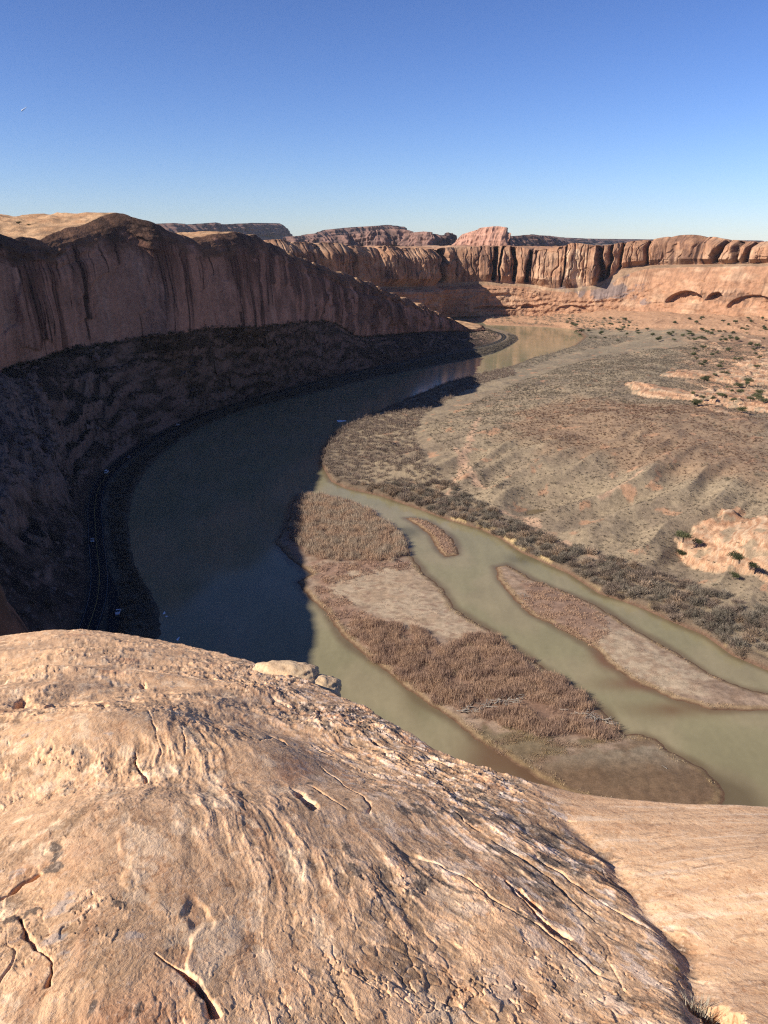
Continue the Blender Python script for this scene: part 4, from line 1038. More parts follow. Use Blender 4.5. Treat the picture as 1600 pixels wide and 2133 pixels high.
def mesa(pts, slope_frac, talus_sb, depth, cols, label, seed, rough=1.0):
    """pts: (px, top row, distance) along the face; a stepped wall with a talus apron and a flat top"""
    ND = 420
    A = catmull([(p[0], p[1], p[2]) for p in pts], ND)
    n = np.interp(np.linspace(0, len(pts) - 1, ND), np.arange(len(pts)), [p[1] for p in pts])
    tp = at_dist(A[:, 0], n, A[:, 2])
    Ym = A[:, 2].mean(); s = Ym / 3000.0
    t = np.gradient(tp[:, :2], axis=0); t /= (np.hypot(t[:, 0], t[:, 1])[:, None] + 1e-9)
    o = np.stack([t[:, 1], -t[:, 0]], 1)
    u = np.concatenate([[0], np.cumsum(np.hypot(*np.diff(tp[:, :2], axis=0).T))])
    base_z = 100.0
    k1 = np.linspace(0, 1, 30)[:-1]; k2 = np.linspace(0, 1, 46)[:-1]; k3 = np.linspace(0, 1, 12)
    zt = tp[:, 2] + 0
    z1 = base_z + (zt - base_z) * slope_frac
    U1 = np.repeat(u[:, None], len(k1), 1); U2 = np.repeat(u[:, None], len(k2), 1)
    off1 = talus_sb * s * (1 - k1)[None] + 14 * s * rough * fbm(U1 / (70 * s), k1[None] * 2 + U1 * 0, 4, seed) * (0.3 + 0.7 * k1)[None]
    Z1 = base_z + (z1 - base_z)[:, None] * k1[None]
    off2 = (16 * s * rough * fbm(U2 / (55 * s), k2[None] * .6 + U2 * 0, 4, seed + 9) + 10 * s * rough * ridged(U2 / (38 * s), k2[None] * .3 + U2 * 0, 3, seed + 13) * 0.6) - 10 * s * (k2 ** 2)[None]
    q = k2[None] * 3 + 0.4 * fbm(U2 / (150 * s), U2 * 0, 2, seed + 17); off2 -= 6 * s * (np.floor(q) + S(q - np.floor(q), 0.6, 1.0))
    Z2 = z1[:, None] + (zt - z1)[:, None] * k2[None]
    off3 = -10 * s - depth * k3[None] + np.zeros((ND, 1)); Z3 = zt[:, None] + 0 * k3[None] - (k3 > 0.98)[None] * (zt - base_z)[:, None]
    OFF = np.concatenate([off1, off2, off3], 1); Z = np.concatenate([Z1, Z2, Z3], 1)
    XY = tp[:, None, :2] + o[:, None, :] * OFF[..., None]
    n12 = len(k1) + len(k2)
    rad = tp[:, :2] / np.hypot(tp[:, 0], tp[:, 1])[:, None]
    XY[:, n12:] = XY[:, n12 - 1:n12] + rad[:, None, :] * (depth * k3)[None, :, None]
    G = np.concatenate([XY, Z[..., None]], -1)
    U = np.repeat(u[:, None], G.shape[1], 1)
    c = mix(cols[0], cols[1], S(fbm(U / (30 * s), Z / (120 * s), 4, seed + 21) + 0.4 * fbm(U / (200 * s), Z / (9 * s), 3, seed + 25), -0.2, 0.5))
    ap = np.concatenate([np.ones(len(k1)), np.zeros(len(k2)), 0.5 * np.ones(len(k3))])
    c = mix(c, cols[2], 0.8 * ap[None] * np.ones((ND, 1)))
    obj("mesa", grid_mesh("mesa", G, M_FAR, c), label=label, cat="mesa", kind="structure")

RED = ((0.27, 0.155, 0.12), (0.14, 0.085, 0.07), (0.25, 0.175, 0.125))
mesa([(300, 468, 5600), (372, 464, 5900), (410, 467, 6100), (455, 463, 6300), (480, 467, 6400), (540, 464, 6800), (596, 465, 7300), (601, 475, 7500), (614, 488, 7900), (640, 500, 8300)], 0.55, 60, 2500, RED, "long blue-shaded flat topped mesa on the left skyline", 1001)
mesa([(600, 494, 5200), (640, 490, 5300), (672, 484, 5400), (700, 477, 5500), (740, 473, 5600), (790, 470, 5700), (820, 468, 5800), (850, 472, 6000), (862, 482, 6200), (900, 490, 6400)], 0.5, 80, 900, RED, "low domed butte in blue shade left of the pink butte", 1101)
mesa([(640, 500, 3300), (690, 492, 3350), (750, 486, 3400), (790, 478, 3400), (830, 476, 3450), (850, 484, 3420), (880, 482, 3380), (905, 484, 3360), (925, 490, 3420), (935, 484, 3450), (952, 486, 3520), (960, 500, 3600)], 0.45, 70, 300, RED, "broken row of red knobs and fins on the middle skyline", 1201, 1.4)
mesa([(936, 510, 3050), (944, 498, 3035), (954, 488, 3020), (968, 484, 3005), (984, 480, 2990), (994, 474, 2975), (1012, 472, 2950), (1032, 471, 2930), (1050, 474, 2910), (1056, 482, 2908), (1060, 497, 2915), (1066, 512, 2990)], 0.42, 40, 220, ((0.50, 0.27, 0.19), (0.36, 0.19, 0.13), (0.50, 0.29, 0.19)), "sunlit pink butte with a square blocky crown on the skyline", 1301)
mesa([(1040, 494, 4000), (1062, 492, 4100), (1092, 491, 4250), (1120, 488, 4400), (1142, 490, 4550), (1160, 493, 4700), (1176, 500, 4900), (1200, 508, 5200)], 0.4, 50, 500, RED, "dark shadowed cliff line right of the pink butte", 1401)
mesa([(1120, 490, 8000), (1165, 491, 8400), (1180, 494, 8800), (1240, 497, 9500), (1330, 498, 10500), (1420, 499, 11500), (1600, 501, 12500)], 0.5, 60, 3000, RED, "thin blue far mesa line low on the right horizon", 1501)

# ================================================================== VEGETATION
def unit(v): return v / (np.linalg.norm(v, axis=-1, keepdims=True) + 1e-9)

def twigs(base, dirs, L, w):
    """one thin triangle per twig"""
    n = len(base)
    perp = unit(np.cross(dirs, unit(rng.normal(size=(n, 3)))))
    L = np.broadcast_to(L, (n,))[:, None]; w = np.broadcast_to(w, (n,))[:, None]
    bend = rng.normal(size=(n, 3)) * 0.12 * L
    return np.stack([base - perp * w, base + perp * w, base + dirs * L + bend], 1)

def clumps(c, r, h, n, L, w, ca, cb, up=0.5, var=0.25, fill=0.55):
    """rounded bushes made of many twigs: centres c (N,3), radii r, heights h"""
    N = len(c)
    r = np.broadcast_to(r, (N,)); h = np.broadcast_to(h, (N,))
    d = unit(rng.normal(size=(N, n, 3))); d[..., 2] = np.abs(d[..., 2])
    rad = rng.random((N, n, 1)) ** fill
    lob = 1 + 0.25 * np.sin(np.arctan2(d[..., 1], d[..., 0])[..., None] * rng.integers(2, 5, (N, 1, 1)) + rng.random((N, 1, 1)) * 6.28)
    sc3 = np.stack([r, r, h], -1)[:, None, :]
    p = c[:, None, :] + d * rad * sc3 * lob * 0.86
    dr = unit(d + np.array([0, 0, up]) + 0.45 * rng.normal(size=d.shape))
    LL = (L * r)[:, None] * (0.6 + 0.8 * rng.random((N, n)))
    T = twigs(p.reshape(-1, 3), dr.reshape(-1, 3), LL.ravel(), (w * np.repeat(r, n)) * (0.6 + 0.8 * rng.random(N * n)))
    k = rng.random((N, 1)) * 0.75 + rng.random((N, n)) * 0.25
    col = mix(ca, cb, k) * (1 + var * (rng.random((N, n, 1)) * 2 - 1))
    return T, col.reshape(-1, 3)

def scatter(pg, n, hfun, dens=None, ragged=0.0):
    lo, hi = pg.min(0), pg.max(0)
    out = []
    tot = 0
    while tot < n:
        q = lo + rng.random((n * 3, 2)) * (hi - lo)
        ok = sdf(q[:, 0], q[:, 1], pg) + ragged * fbm(q[:, 0] / 8, q[:, 1] / 8, 4, 1599) > 0
        if dens is not None: ok &= rng.random(len(q)) < dens(q[:, 0], q[:, 1])
        q = q[ok]; out.append(q); tot += len(q)
    q = np.concatenate(out)[:n]
    return np.c_[q, hfun(q[:, 0], q[:, 1])]

hA = lambda x, y: island_h(x, y, islA)[0]
hB = lambda x, y: island_h(x, y, islB)[0]
hC = lambda x, y: island_h(x, y, islC)[0]

def stuff(name, parts, label, cat, mat=None):
    T = np.concatenate([p[0] for p in parts]); c = np.concatenate([p[1] for p in parts])
    return obj(name, tri_mesh(name, T, c, mat or M_TWIG), label=label, cat=cat, kind="stuff")

def wands(pts, n, h, spread, w, ca, cb):
    """upright brushy willow stems"""
    N = len(pts)
    b = pts[:, None, :] + np.concatenate([rng.normal(size=(N, n, 2)) * spread, np.zeros((N, n, 1))], -1)
    hh = (h * (0.55 + 0.6 * rng.random((N, 1)) + 0.45 * fbm(pts[:, 0] / 5, pts[:, 1] / 5, 3, 1603)[:, None])).clip(0.2) * (0.6 + 0.5 * rng.random((N, n)))
    b[..., 2] += rng.random((N, n)) * hh * 0.5
    d = unit(np.concatenate([rng.normal(size=(N, n, 2)) * 0.22, np.ones((N, n, 1))], -1))
    T = twigs(b.reshape(-1, 3), d.reshape(-1, 3), (hh * 0.62).ravel(), w * (0.6 + 0.8 * rng.random(N * n)))
    patch = fbm(pts[:, 0] / 9, pts[:, 1] / 9, 3, 1601)
    k = np.clip(S(patch, -0.5, 0.5)[:, None] * 0.7 + rng.random((N, n)) * 0.35, 0, 1)
    c = mix(ca, cb, k) * (0.75 + 0.5 * rng.random((N, n, 1)))
    return T, c.reshape(-1, 3)

RUST, GREYB, MAROON, STRAW = np.array([0.50, 0.325, 0.215]), np.array([0.44, 0.35, 0.26]), np.array([0.36, 0.235, 0.175]), np.array([0.46, 0.33, 0.18])
stuff("willow_thicket", [wands(scatter(A_N, 5200, hA, lambda x, y: S(fbm(x / 6, y / 6, 3, 1609), -0.8, -0.1), 3.5), 26, 3.6, 0.75, 0.05, RUST, GREYB)], "dense rusty brown willow thicket at the far end of the big island", "willow thicket")
A_D = poly([(930, 1492), (960, 1470), (1010, 1456), (1085, 1454), (1150, 1470), (1270, 1486), (1280, 1512), (1160, 1500), (1080, 1480), (1000, 1490), (945, 1502)], 0.9)
open_s = lambda x, y: S(fbm(x / 9, y / 9, 4, 1611), -0.55, 0.15) * (1 - 0.93 * S(sdf(x, y, A_D), -0.6, 0.6))
stuff("willow_thicket", [wands(scatter(A_S, 7200, hA, open_s, 4.5), 24, 2.8, 0.7, 0.045, RUST, MAROON), wands(scatter(A_S, 900, hA, lambda x, y: sdf(x, y, A_D) < 0, 4.5), 10, 1.2, 0.6, 0.06, GREYB, STRAW)], "dense reddish willow thicket on the near half of the big island", "willow thicket")
pat = lambda x, y: S(fbm(x / 7, y / 7, 4, 1621), 0.05, 0.5)
stuff("low_brush", [wands(scatter(A_MID, 1500, hA, lambda x, y: S(fbm(x / 7, y / 7, 4, 1623), -0.25, 0.3)), 10, 1.1, 0.5, 0.08, RUST, MAROON),
                    wands(scatter(A_GR, 160, hA, pat), 8, 0.7, 0.5, 0.08, MAROON, GREYB),
                    wands(scatter(A_MUD, 900, hA, lambda x, y: S(fbm(x / 12, y / 4, 3, 1625), -0.2, 0.3)), 8, 0.5, 0.5, 0.07, np.array([0.30, 0.22, 0.09]), MAROON)],
      "sparse reddish brush and dry weeds on the big island's gravel", "brush")
stuff("low_brush", [wands(scatter(islB, 420, hB, lambda x, y: S(sdf(x, y, islB), 1.0, 2.0)), 10, 1.2, 0.4, 0.08, MAROON, RUST)], "brown brush covering the tiny sliver island", "brush")
stuff("low_brush", [wands(scatter(C_VEG, 1500, hC, lambda x, y: S(fbm(x / 6, y / 6, 3, 1631), -0.25, 0.15)), 10, 1.0, 0.45, 0.075, MAROON, RUST),
                    wands(scatter(C_GR, 120, hC, pat), 7, 0.5, 0.4, 0.07, MAROON, GREYB)], "low maroon brush on the long narrow island", "brush")
def rim_grass(pg, hf, n, lo, hi): return scatter(pg, n, hf, lambda x, y: (sdf(x, y, pg) > lo) & (sdf(x, y, pg) < hi) & (fbm(x / 12, y / 12, 2, 1641) > -0.1))
stuff("bank_grass", [wands(rim_grass(islA, hA, 900, 1.5, 4.0), 8, 0.8, 0.4, 0.07, STRAW, GREYB), wands(rim_grass(islC, hC, 500, 1.2, 3.0), 8, 0.6, 0.3, 0.07, STRAW, MAROON)], "straw coloured grass fringe along the island banks", "grass")

# ---- tamarisk on the right bank
T1 = poly([(695, 905), (760, 872), (850, 832), (930, 800), (1000, 780), (1065, 766), (1075, 782), (1000, 806), (930, 838), (880, 870), (862, 930), (890, 985), (960, 1035), (1050, 1078), (1050, 1118), (940, 1088), (870, 1062), (800, 1037), (722, 1018), (688, 1002), (664, 960), (682, 930)], 1.5)
edge = lambda x, y: sdf(x, y, LAND) > 1.2
T2 = poly([(1040, 1082), (1100, 1105), (1180, 1142), (1250, 1160), (1350, 1196), (1450, 1226), (1600, 1280), (1750, 1330), (1750, 1460), (1600, 1396), (1520, 1360), (1430, 1312), (1330, 1266), (1245, 1230), (1180, 1194), (1090, 1150), (1030, 1118)], 1.5)
T3 = poly([(1060, 770), (1115, 746), (1200, 722), (1232, 702), (1300, 706), (1330, 716), (1230, 728), (1150, 748), (1100, 768)], 1.5)
T4 = poly([(940, 652), (1010, 658), (1100, 660), (1200, 668), (1330, 684), (1340, 694), (1230, 690), (1170, 677), (1010, 669), (940, 668)], 4)
GA, GB, GC = np.array([0.245, 0.19, 0.145]), np.array([0.195, 0.138, 0.112]), np.array([0.20, 0.178, 0.135])

def spaced(pts, dmin):
    keep = []
    cell = {}
    for i, (x, y, z) in enumerate(pts):
        cx, cy = int(x // dmin), int(y // dmin)
        if any((x - pts[j][0]) ** 2 + (y - pts[j][1]) ** 2 < dmin * dmin for a in (-1, 0, 1) for b in (-1, 0, 1) for j in cell.get((cx + a, cy + b), ())): continue
        cell.setdefault((cx, cy), []).append(i); keep.append(i)
    return pts[keep]

tp = lambda x, y: terrain(x, y)
protos = []
for i, (ca, cb) in enumerate(((GA, GB), (GA, GC), (GB, GC), (GA, np.array([0.34, 0.23, 0.15])))):
    T, c = clumps(np.zeros((1, 3)), 1.0, 0.95, 620, 0.34, 0.022, ca, cb, up=0.35, var=0.3, fill=0.6)
    # a few sub-domes so that the outline is uneven
    sub = np.c_[rng.normal(size=(5, 2)) * 0.5, rng.random(5) * 0.25]
    T2_, c2_ = clumps(sub, 0.55, 0.75, 110, 0.5, 0.03, ca, cb, up=0.6, var=0.3)
    protos.append(tri_mesh("tamarisk_bush", np.concatenate([T, T2_]), np.concatenate([c, c2_]), M_TWIGV))
b2 = spaced(scatter(T2, 900, tp, edge), 4.0)
b1 = spaced(scatter(T1, 2800, tp, edge), 3.9)
order = np.argsort(np.hypot(b1[:, 0], b1[:, 1]))
nvis = 290
pa = b2[np.argsort(np.hypot(b2[:, 0], b2[:, 1]))][:nvis]
pb = b1[order][:max(0, nvis - len(pa))]
rest = b1[order][max(0, nvis - len(pa)):]
for q, lab, grp in ((pa, "grey brown leafless tamarisk bush in the row along the right river bank", "tamarisk bushes in the row along the right bank"), (pb, "leafless tamarisk bush at the near side of the big thicket on the far bank", "tamarisk bushes at the near side of the thicket")):
    for i, (x, y, z) in enumerate(q):
        o = bpy.data.objects.new("tamarisk_bush", protos[rng.integers(4)])
        s = rng.uniform(2.4, 4.0)
        o.location = (x, y, z - 0.3); o.scale = (s * rng.uniform(.9, 1.2), s, s * rng.uniform(.8, 1.15)); o.rotation_euler = (0, 0, rng.uniform(0, 6.28))
        COL.objects.link(o); tag(o, lab, "bush", None, grp)
t3, t4 = spaced(scatter(T3, 500, tp), 4.5), spaced(scatter(T4, 420, tp), 6)
def mass(p, r0, r1, n, ca, cb, **k):
    p = p.copy(); p[:, 2] -= 0.3
    r = rng.uniform(r0, r1, len(p)); return clumps(p, r, r * 0.95, n, 0.4, 0.035, ca, cb, **k)
stuff("tamarisk_thicket", [mass(rest, 2.3, 3.8, 150, GA, GB), mass(t3, 2.2, 3.6, 110, GA, GC)], "grey brown tamarisk thicket covering the inside of the river bend", "thicket")
stuff("tamarisk_thicket", [mass(t4, 2.5, 5, 90, GC, np.array([0.17, 0.15, 0.105]))], "dull green brush line along the foot of the far canyon wall", "thicket")

# ---- sagebrush dotted over the low hills
HILL = np.concatenate([poly([(880, 900), (960, 1030), (1090, 1095), (1250, 1160), (1500, 1240), (1700, 1320)], 3), poly([(1750, 1000), (1750, 760), (1500, 720), (1250, 730), (1100, 775), (930, 850)], 12)])
def sage_d(x, y):
    d = 0.35 + 0.65 * S(fbm(x / 40, y / 40, 3, 1651), -0.3, 0.4)
    return d * (1 - 0.9 * S(np.maximum(np.maximum(sdf(x, y, RO1), sdf(x, y, RO2)), sdf(x, y, RO1B)), -1, 1))
sg = scatter(HILL, 26000, tp, sage_d)
far = S(np.hypot(sg[:, 0], sg[:, 1]), 350, 1100)
rs = rng.uniform(0.35, 0.8, len(sg)) * (1 + 0.6 * far)
redsh = S(sdf(sg[:, 0], sg[:, 1], REDP), -15, 15)[:, None]
Tg, cg = clumps(sg, rs, rs * 0.8, 14, 0.7, 0.17, np.array([0.15, 0.115, 0.085]), np.array([0.20, 0.165, 0.12]), up=0.4)
cg = cg * (1 - np.repeat(redsh, 14, 0) * np.array([0.1, 0.35, 0.4]))
bgs = scatter(HILL, 620, tp, lambda x, y: S(fbm(x / 22, y / 22, 4, 1653), 0.15, 0.5))
rb = rng.uniform(0.9, 2.1, len(bgs))
Tb, cb = clumps(bgs, rb, rb * 0.8, 60, 0.5, 0.05, np.array([0.17, 0.145, 0.10]), np.array([0.24, 0.19, 0.14]), up=0.4)
stuff("sagebrush", [(Tg, cg), (Tb, cb)], "small dark sagebrush dotted evenly over the tan hills", "sagebrush")

# ---- brush and rubble on the shaded slope
G = LC['G']; n0, n1_, n3, n4, n5 = LC['n']
def on_slope(c0, c1, n, i0=0.0, i1=1.0, seed=0):
    iu = (rng.random(n) * (i1 - i0) + i0) * (G.shape[0] - 2); iv = c0 + rng.random(n) * (c1 - c0 - 1)
    a = iu.astype(int); b = iv.astype(int); fu = (iu - a)[:, None]; fv = (iv - b)[:, None]
    return (G[a, b] * (1 - fu) + G[a + 1, b] * fu) * (1 - fv) + (G[a, b + 1] * (1 - fu) + G[a + 1, b + 1] * fu) * fv
p1 = on_slope(n1_ + 4, n3 + 1, 9500)
p1 = p1[fbm(p1[:, 0] / 22, p1[:, 1] / 22, 3, 1661) > -0.15]
r1 = rng.uniform(0.6, 1.9, len(p1))
p2 = on_slope(n3 - 4, n3 + 2, 800, 0.25, 0.8); r2 = rng.uniform(1.0, 2.2, len(p2))
p3 = on_slope(6, n0 - 2, 4200, 0.05, 0.93); r3 = rng.uniform(0.8, 2.2, len(p3))
stuff("slope_brush", [clumps(p1, r1, r1 * .9, 22, 0.6, 0.10, np.array([0.075, 0.065, 0.045]), np.array([0.12, 0.095, 0.07])), clumps(p2, r2, r2, 26, 0.6, 0.10, np.array([0.06, 0.055, 0.035]), np.array([0.09, 0.075, 0.05]))],
      "dark scrub on the shaded slope under the left cliff", "scrub")
stuff("bank_brush", [clumps(p3, r3, r3, 26, 0.6, 0.10, np.array([0.12, 0.10, 0.08]), np.array([0.17, 0.135, 0.10]))], "grey scrub between the road and the shaded water", "scrub")

def rock_bits(p, r, ca, cb):
    """angular stones: 8-sided lumps"""
    N = len(p)
    oc = np.array([[1, 0, 0], [-1, 0, 0], [0, 1, 0], [0, -1, 0], [0, 0, 1], [0, 0, -1]], float)
    f = np.array([[0, 2, 4], [2, 1, 4], [1, 3, 4], [3, 0, 4], [2, 0, 5], [1, 2, 5], [3, 1, 5], [0, 3, 5]])
    q, _ = np.linalg.qr(rng.normal(size=(N, 3, 3)))
    v = (oc[None] * rng.uniform(0.6, 1.25, (N, 6, 1))) @ q * r[:, None, None] * np.array([1, 1, .75]) + p[:, None, :]
    T = v[:, f, :].reshape(-1, 3, 3)
    c = np.repeat(mix(ca, cb, rng.random(N)), 8, 0)
    return T, c
p4 = on_slope(n1_ + 6, n3, 5200); p4 = p4[fbm(p4[:, 0] / 30, p4[:, 1] / 30, 3, 1671) > 0.0]
stuff("talus_rubble", [rock_bits(p4, rng.gamma(2.0, 0.55, len(p4)), [0.10, 0.07, 0.055], [0.24, 0.16, 0.125])], "broken boulders strewn over the shaded talus slope", "rubble")

# ---- junipers
jm_trunk = mat_flat("juniper bark", (0.13, 0.09, 0.07), 0.95, var=0.2)
jt = []
for i in range(3):
    sub = np.c_[rng.normal(size=(7, 2)) * 0.42, 0.35 + rng.random(7) * 0.55]
    T, c = clumps(sub, 0.5, 0.5, 230, 0.32, 0.045, np.array([0.075, 0.085, 0.04]), np.array([0.12, 0.12, 0.06]), up=0.6, var=0.35)
    jt.append(tri_mesh("crown", T, c, M_TWIGV))
bm = bmesh.new()
prev = None
for k, (x, y, z, r) in enumerate(((0, 0, -0.1, .11), (.03, .02, .25, .085), (-.02, .05, .55, .06), (.04, .0, .85, .03))):
    ring = [bm.verts.new((x + r * math.cos(a * math.pi / 3), y + r * math.sin(a * math.pi / 3), z)) for a in range(6)]
    if prev:
        for a in range(6): bm.faces.new((prev[a], prev[(a + 1) % 6], ring[(a + 1) % 6], ring[a]))
    prev = ring
trunk_me = bm_mesh("trunk", bm, jm_trunk)
def juniper(x, y, z, s, label, group=None):
    o = bpy.data.objects.new("juniper_tree", None); o.empty_display_size = 0.2
    o.location = (x, y, z); o.scale = (s, s, s * rng.uniform(.85, 1.1)); o.rotation_euler = (0, 0, rng.uniform(0, 6.28))
    COL.objects.link(o); tag(o, label, "tree", None, group)
    obj("trunk", trunk_me, o); obj("crown", jt[rng.integers(3)], o)
def gz(px, py, z0=15):
    q = P(px, py, z0)
    for _ in range(4): q = P(px, py, float(terrain(np.array([q[0]]), np.array([q[1]]))[0]))
    return q
for px, py, s, lab in ((1422, 1128, 5.2, "tall dark green juniper in the gully left of the pale outcrop"), (1416, 1158, 3.6, "shorter juniper at the lower end of the dark gully"), (1456, 1136, 3.0, "small round juniper right below the pale sandstone outcrop"),
                       (1540, 1172, 4.6, "dark juniper in the notch at the right end of the outcrop"), (1528, 1206, 3.0, "small green juniper below the notch near the right edge"), (1562, 1186, 3.2, "half shaded juniper touching the orange rock at the right edge"), (1547, 860, 4.5, "lone dark juniper below the upper orange ledges at right")):
    q = gz(px, py); juniper(*q, s, lab)
jx = [(rng.uniform(1180, 1600), rng.uniform(664, 712)) for _ in range(120)] + [(rng.uniform(1440, 1600), rng.uniform(715, 850)) for _ in range(45)]
for px, py in jx:
    q = gz(px, py); juniper(q[0], q[1], q[2], rng.uniform(2.6, 5.6), "small dark juniper dot on the orange slopes below the far wall", "junipers scattered below the far canyon wall")

# ================================================================== CARS ON THE ROAD
M_TYRE = mat_flat("tyre rubber", (0.02, 0.02, 0.02), 0.9)
M_GLASS = mat_flat("car glass", (0.02, 0.025, 0.03), 0.08, spec=0.6)
M_LAMP = mat_flat("lamp lens", (0.75, 0.75, 0.72), 0.2)
M_TAIL = mat_flat("tail lamp lens", (0.35, 0.02, 0.02), 0.3)
def prism(name, prof, half, mat, bev=0.06):
    """side profile (y, z) pulled out to +-half"""
    bm = bmesh.new()
    L = [bm.verts.new((-half, y, z)) for y, z in prof]; Rr = [bm.verts.new((half, y, z)) for y, z in prof]
    n = len(prof)
    bm.faces.new(L); bm.faces.new(Rr[::-1])
    for i in range(n): bm.faces.new((L[i], L[(i + 1) % n], Rr[(i + 1) % n], Rr[i]))
    bmesh.ops.recalc_face_normals(bm, faces=bm.faces)
    if bev: bmesh.ops.bevel(bm, geom=bm.edges[:], offset=bev, segments=2, affect='EDGES')
    return bm_mesh(name, bm, mat, False)
def disc(name, r, w, mat):
    bm = bmesh.new()
    bmesh.ops.create_cone(bm, cap_ends=True, segments=16, radius1=r, radius2=r, depth=w)
    bmesh.ops.rotate(bm, verts=bm.verts, cent=(0, 0, 0), matrix=__import__('mathutils').Matrix.Rotation(math.pi / 2, 3, 'Y'))
    return bm_mesh(name, bm, mat, False)
me_tyre = disc("tyre", 0.36, 0.24, M_TYRE); me_rim = disc("rim", 0.20, 0.26, M_LAMP)
def boxm(name, x, y, z, mat):
    bm = bmesh.new(); bmesh.ops.create_cube(bm, size=1.0); bmesh.ops.scale(bm, vec=(x, y, z), verts=bm.verts); return bm_mesh(name, bm, mat)
me_hl, me_tl = boxm("headlight", 0.36, 0.10, 0.16, M_LAMP), boxm("tail_light", 0.22, 0.10, 0.28, M_TAIL)
def car(px, py, side, ahead, paint, kind, label, off=None):
    q = P(px, py, 5.3)[:2]
    i = np.argmin(((LC['road'] - q) ** 2).sum(1))
    t = LC['road'][i + 1] - LC['road'][i]; t /= np.hypot(*t)
    pos = (LC['road'][i] + LC['rn'][i] * side) if off is None else q
    ang = math.atan2(t[1], t[0]) - math.pi / 2 + (0 if ahead else math.pi)
    root = bpy.data.objects.new(kind, None); root.empty_display_size = 0.3
    root.location = (pos[0], pos[1], 5.04); root.rotation_euler = (0, 0, ang); COL.objects.link(root)
    tag(root, label, "car")
    pm = mat_flat(kind + " paint", paint, 0.3, spec=0.5)
    if kind == "pickup_truck":
        body = [(-2.7, .45), (2.7, .45), (2.75, .95), (1.5, 1.12), (-2.7, 1.12)]; cab = [(-0.5, 1.1), (1.5, 1.1), (0.75, 1.78), (-0.35, 1.78)]; roof = [(-0.4, 1.76), (0.78, 1.76), (0.7, 1.83), (-0.32, 1.83)]; wb = 1.75
    elif kind == "passenger_van":
        body = [(-2.5, .4), (2.4, .4), (2.45, .95), (1.7, 1.15), (-2.5, 1.15)]; cab = [(-2.42, 1.13), (1.75, 1.13), (0.9, 1.9), (-2.3, 1.9)]; roof = [(-2.36, 1.88), (0.95, 1.88), (0.85, 2.0), (-2.26, 2.0)]; wb = 1.5
    else:
        body = [(-2.2, .38), (2.2, .38), (2.25, .75), (1.1, .95), (-2.1, .98), (-2.22, .7)]; cab = [(-1.7, .94), (1.15, .94), (0.4, 1.46), (-1.1, 1.46)]; roof = [(-1.15, 1.44), (0.45, 1.44), (0.36, 1.51), (-1.05, 1.51)]; wb = 1.35
    obj("body", prism("body", body, 0.9, pm), root)
    obj("window_band", prism("window_band", cab, 0.78, M_GLASS, 0.03), root)
    obj("roof", prism("roof", roof, 0.76, pm, 0.02), root)
    for sx in (-0.82, 0.82):
        for sy in (-wb, wb):
            w = obj("wheel", me_tyre, root, loc=(sx, sy, 0.36)); obj("rim", me_rim, w)
        obj("headlight", me_hl, root, loc=(sx * .75, body[1][0] + .02, .78)); obj("tail_light", me_tl, root, loc=(sx, -abs(body[0][0]) + .0, .85))
car(223, 984, -1.85, True, (0.75, 0.76, 0.78), "passenger_van", "white van driving away round the bend of the shaded road")
car(192, 1126, -1.85, False, (0.30, 0.31, 0.33), "sedan_car", "grey sedan on the straight shaded stretch of road")
car(246, 1277, 0, True, (0.42, 0.45, 0.52), "pickup_truck", "silver pickup parked in the black pull-out beside the road", off=1)
car(257, 953, 1.85, False, (0.14, 0.14, 0.15), "sedan_car", "dark sedan coming through the bend just beyond the white van")
car(378, 886, -1.85, True, (0.5, 0.5, 0.5), "sedan_car", "pale grey sedan farthest along the shaded road")

# ================================================================== DRIFTWOOD
M_WOOD = mat_flat("bleached driftwood", (0.25, 0.215, 0.18), 0.9, var=0.25, vscale=3)
def log_mesh(seed, forks):
    r = np.random.default_rng(seed)
    bm = bmesh.new()
    def limb(p, d, L, rad, n=7):
        prev = None; pt = Vector(p); d = Vector(d).normalized()
        for k in range(n):
            f = k / (n - 1); rr = rad * (1 - 0.75 * f) + 0.004
            a = d.orthogonal().normalized(); b = d.cross(a)
            ring = [bm.verts.new(pt + (a * math.cos(t * 1.2566) + b * math.sin(t * 1.2566)) * rr) for t in range(5)]
            if prev:
                for t in range(5): bm.faces.new((prev[t], prev[(t + 1) % 5], ring[(t + 1) % 5], ring[t]))
            else: bm.faces.new(ring[::-1])
            prev = ring; pt = pt + d * (L / n); d = (d + Vector(r.normal(size=3) * 0.16) * Vector((1, 1, .4)).length * .5).normalized()
        bm.faces.new(prev)
    limb((0, 0, 0), (1, 0, 0.03), 1.0, 0.045)
    for k in range(forks):
        x = r.uniform(0.35, 0.85); limb((x, 0, 0.01), (r.uniform(.3, 1), r.choice([-1, 1]) * r.uniform(.4, 1), r.uniform(0, .6)), r.uniform(.25, .5), 0.02, 5)
    return bm_mesh("driftwood_log", bm, M_WOOD, True)
logs = [log_mesh(i, f) for i, f in enumerate((0, 2, 3, 1))]
def drift(px, py, ln, rot, dz, lab, grp, isl=hA):
    q = P(px, py, 0.9); z = float(isl(np.array([q[0]]), np.array([q[1]]))[0])
    o = bpy.data.objects.new("driftwood_log", logs[rng.integers(4)]); COL.objects.link(o)
    o.location = (q[0], q[1], z + dz); o.scale = (ln, ln * rng.uniform(.8, 1.6), ln); o.rotation_euler = (rng.uniform(-.2, .2), rng.uniform(-.15, .08), rot)
    tag(o, lab, "log", None, grp)
for i in range(46):
    t = rng.random(); px = 948 + t * 130; py = 1484 - 24 * t + rng.normal() * 5
    drift(px, py, rng.uniform(2.0, 4.6), rng.normal() * 0.5 + 0.25, 0.3 + rng.random() * 0.9, "grey log in the long driftwood heap on the big island", "logs of the long driftwood heap")
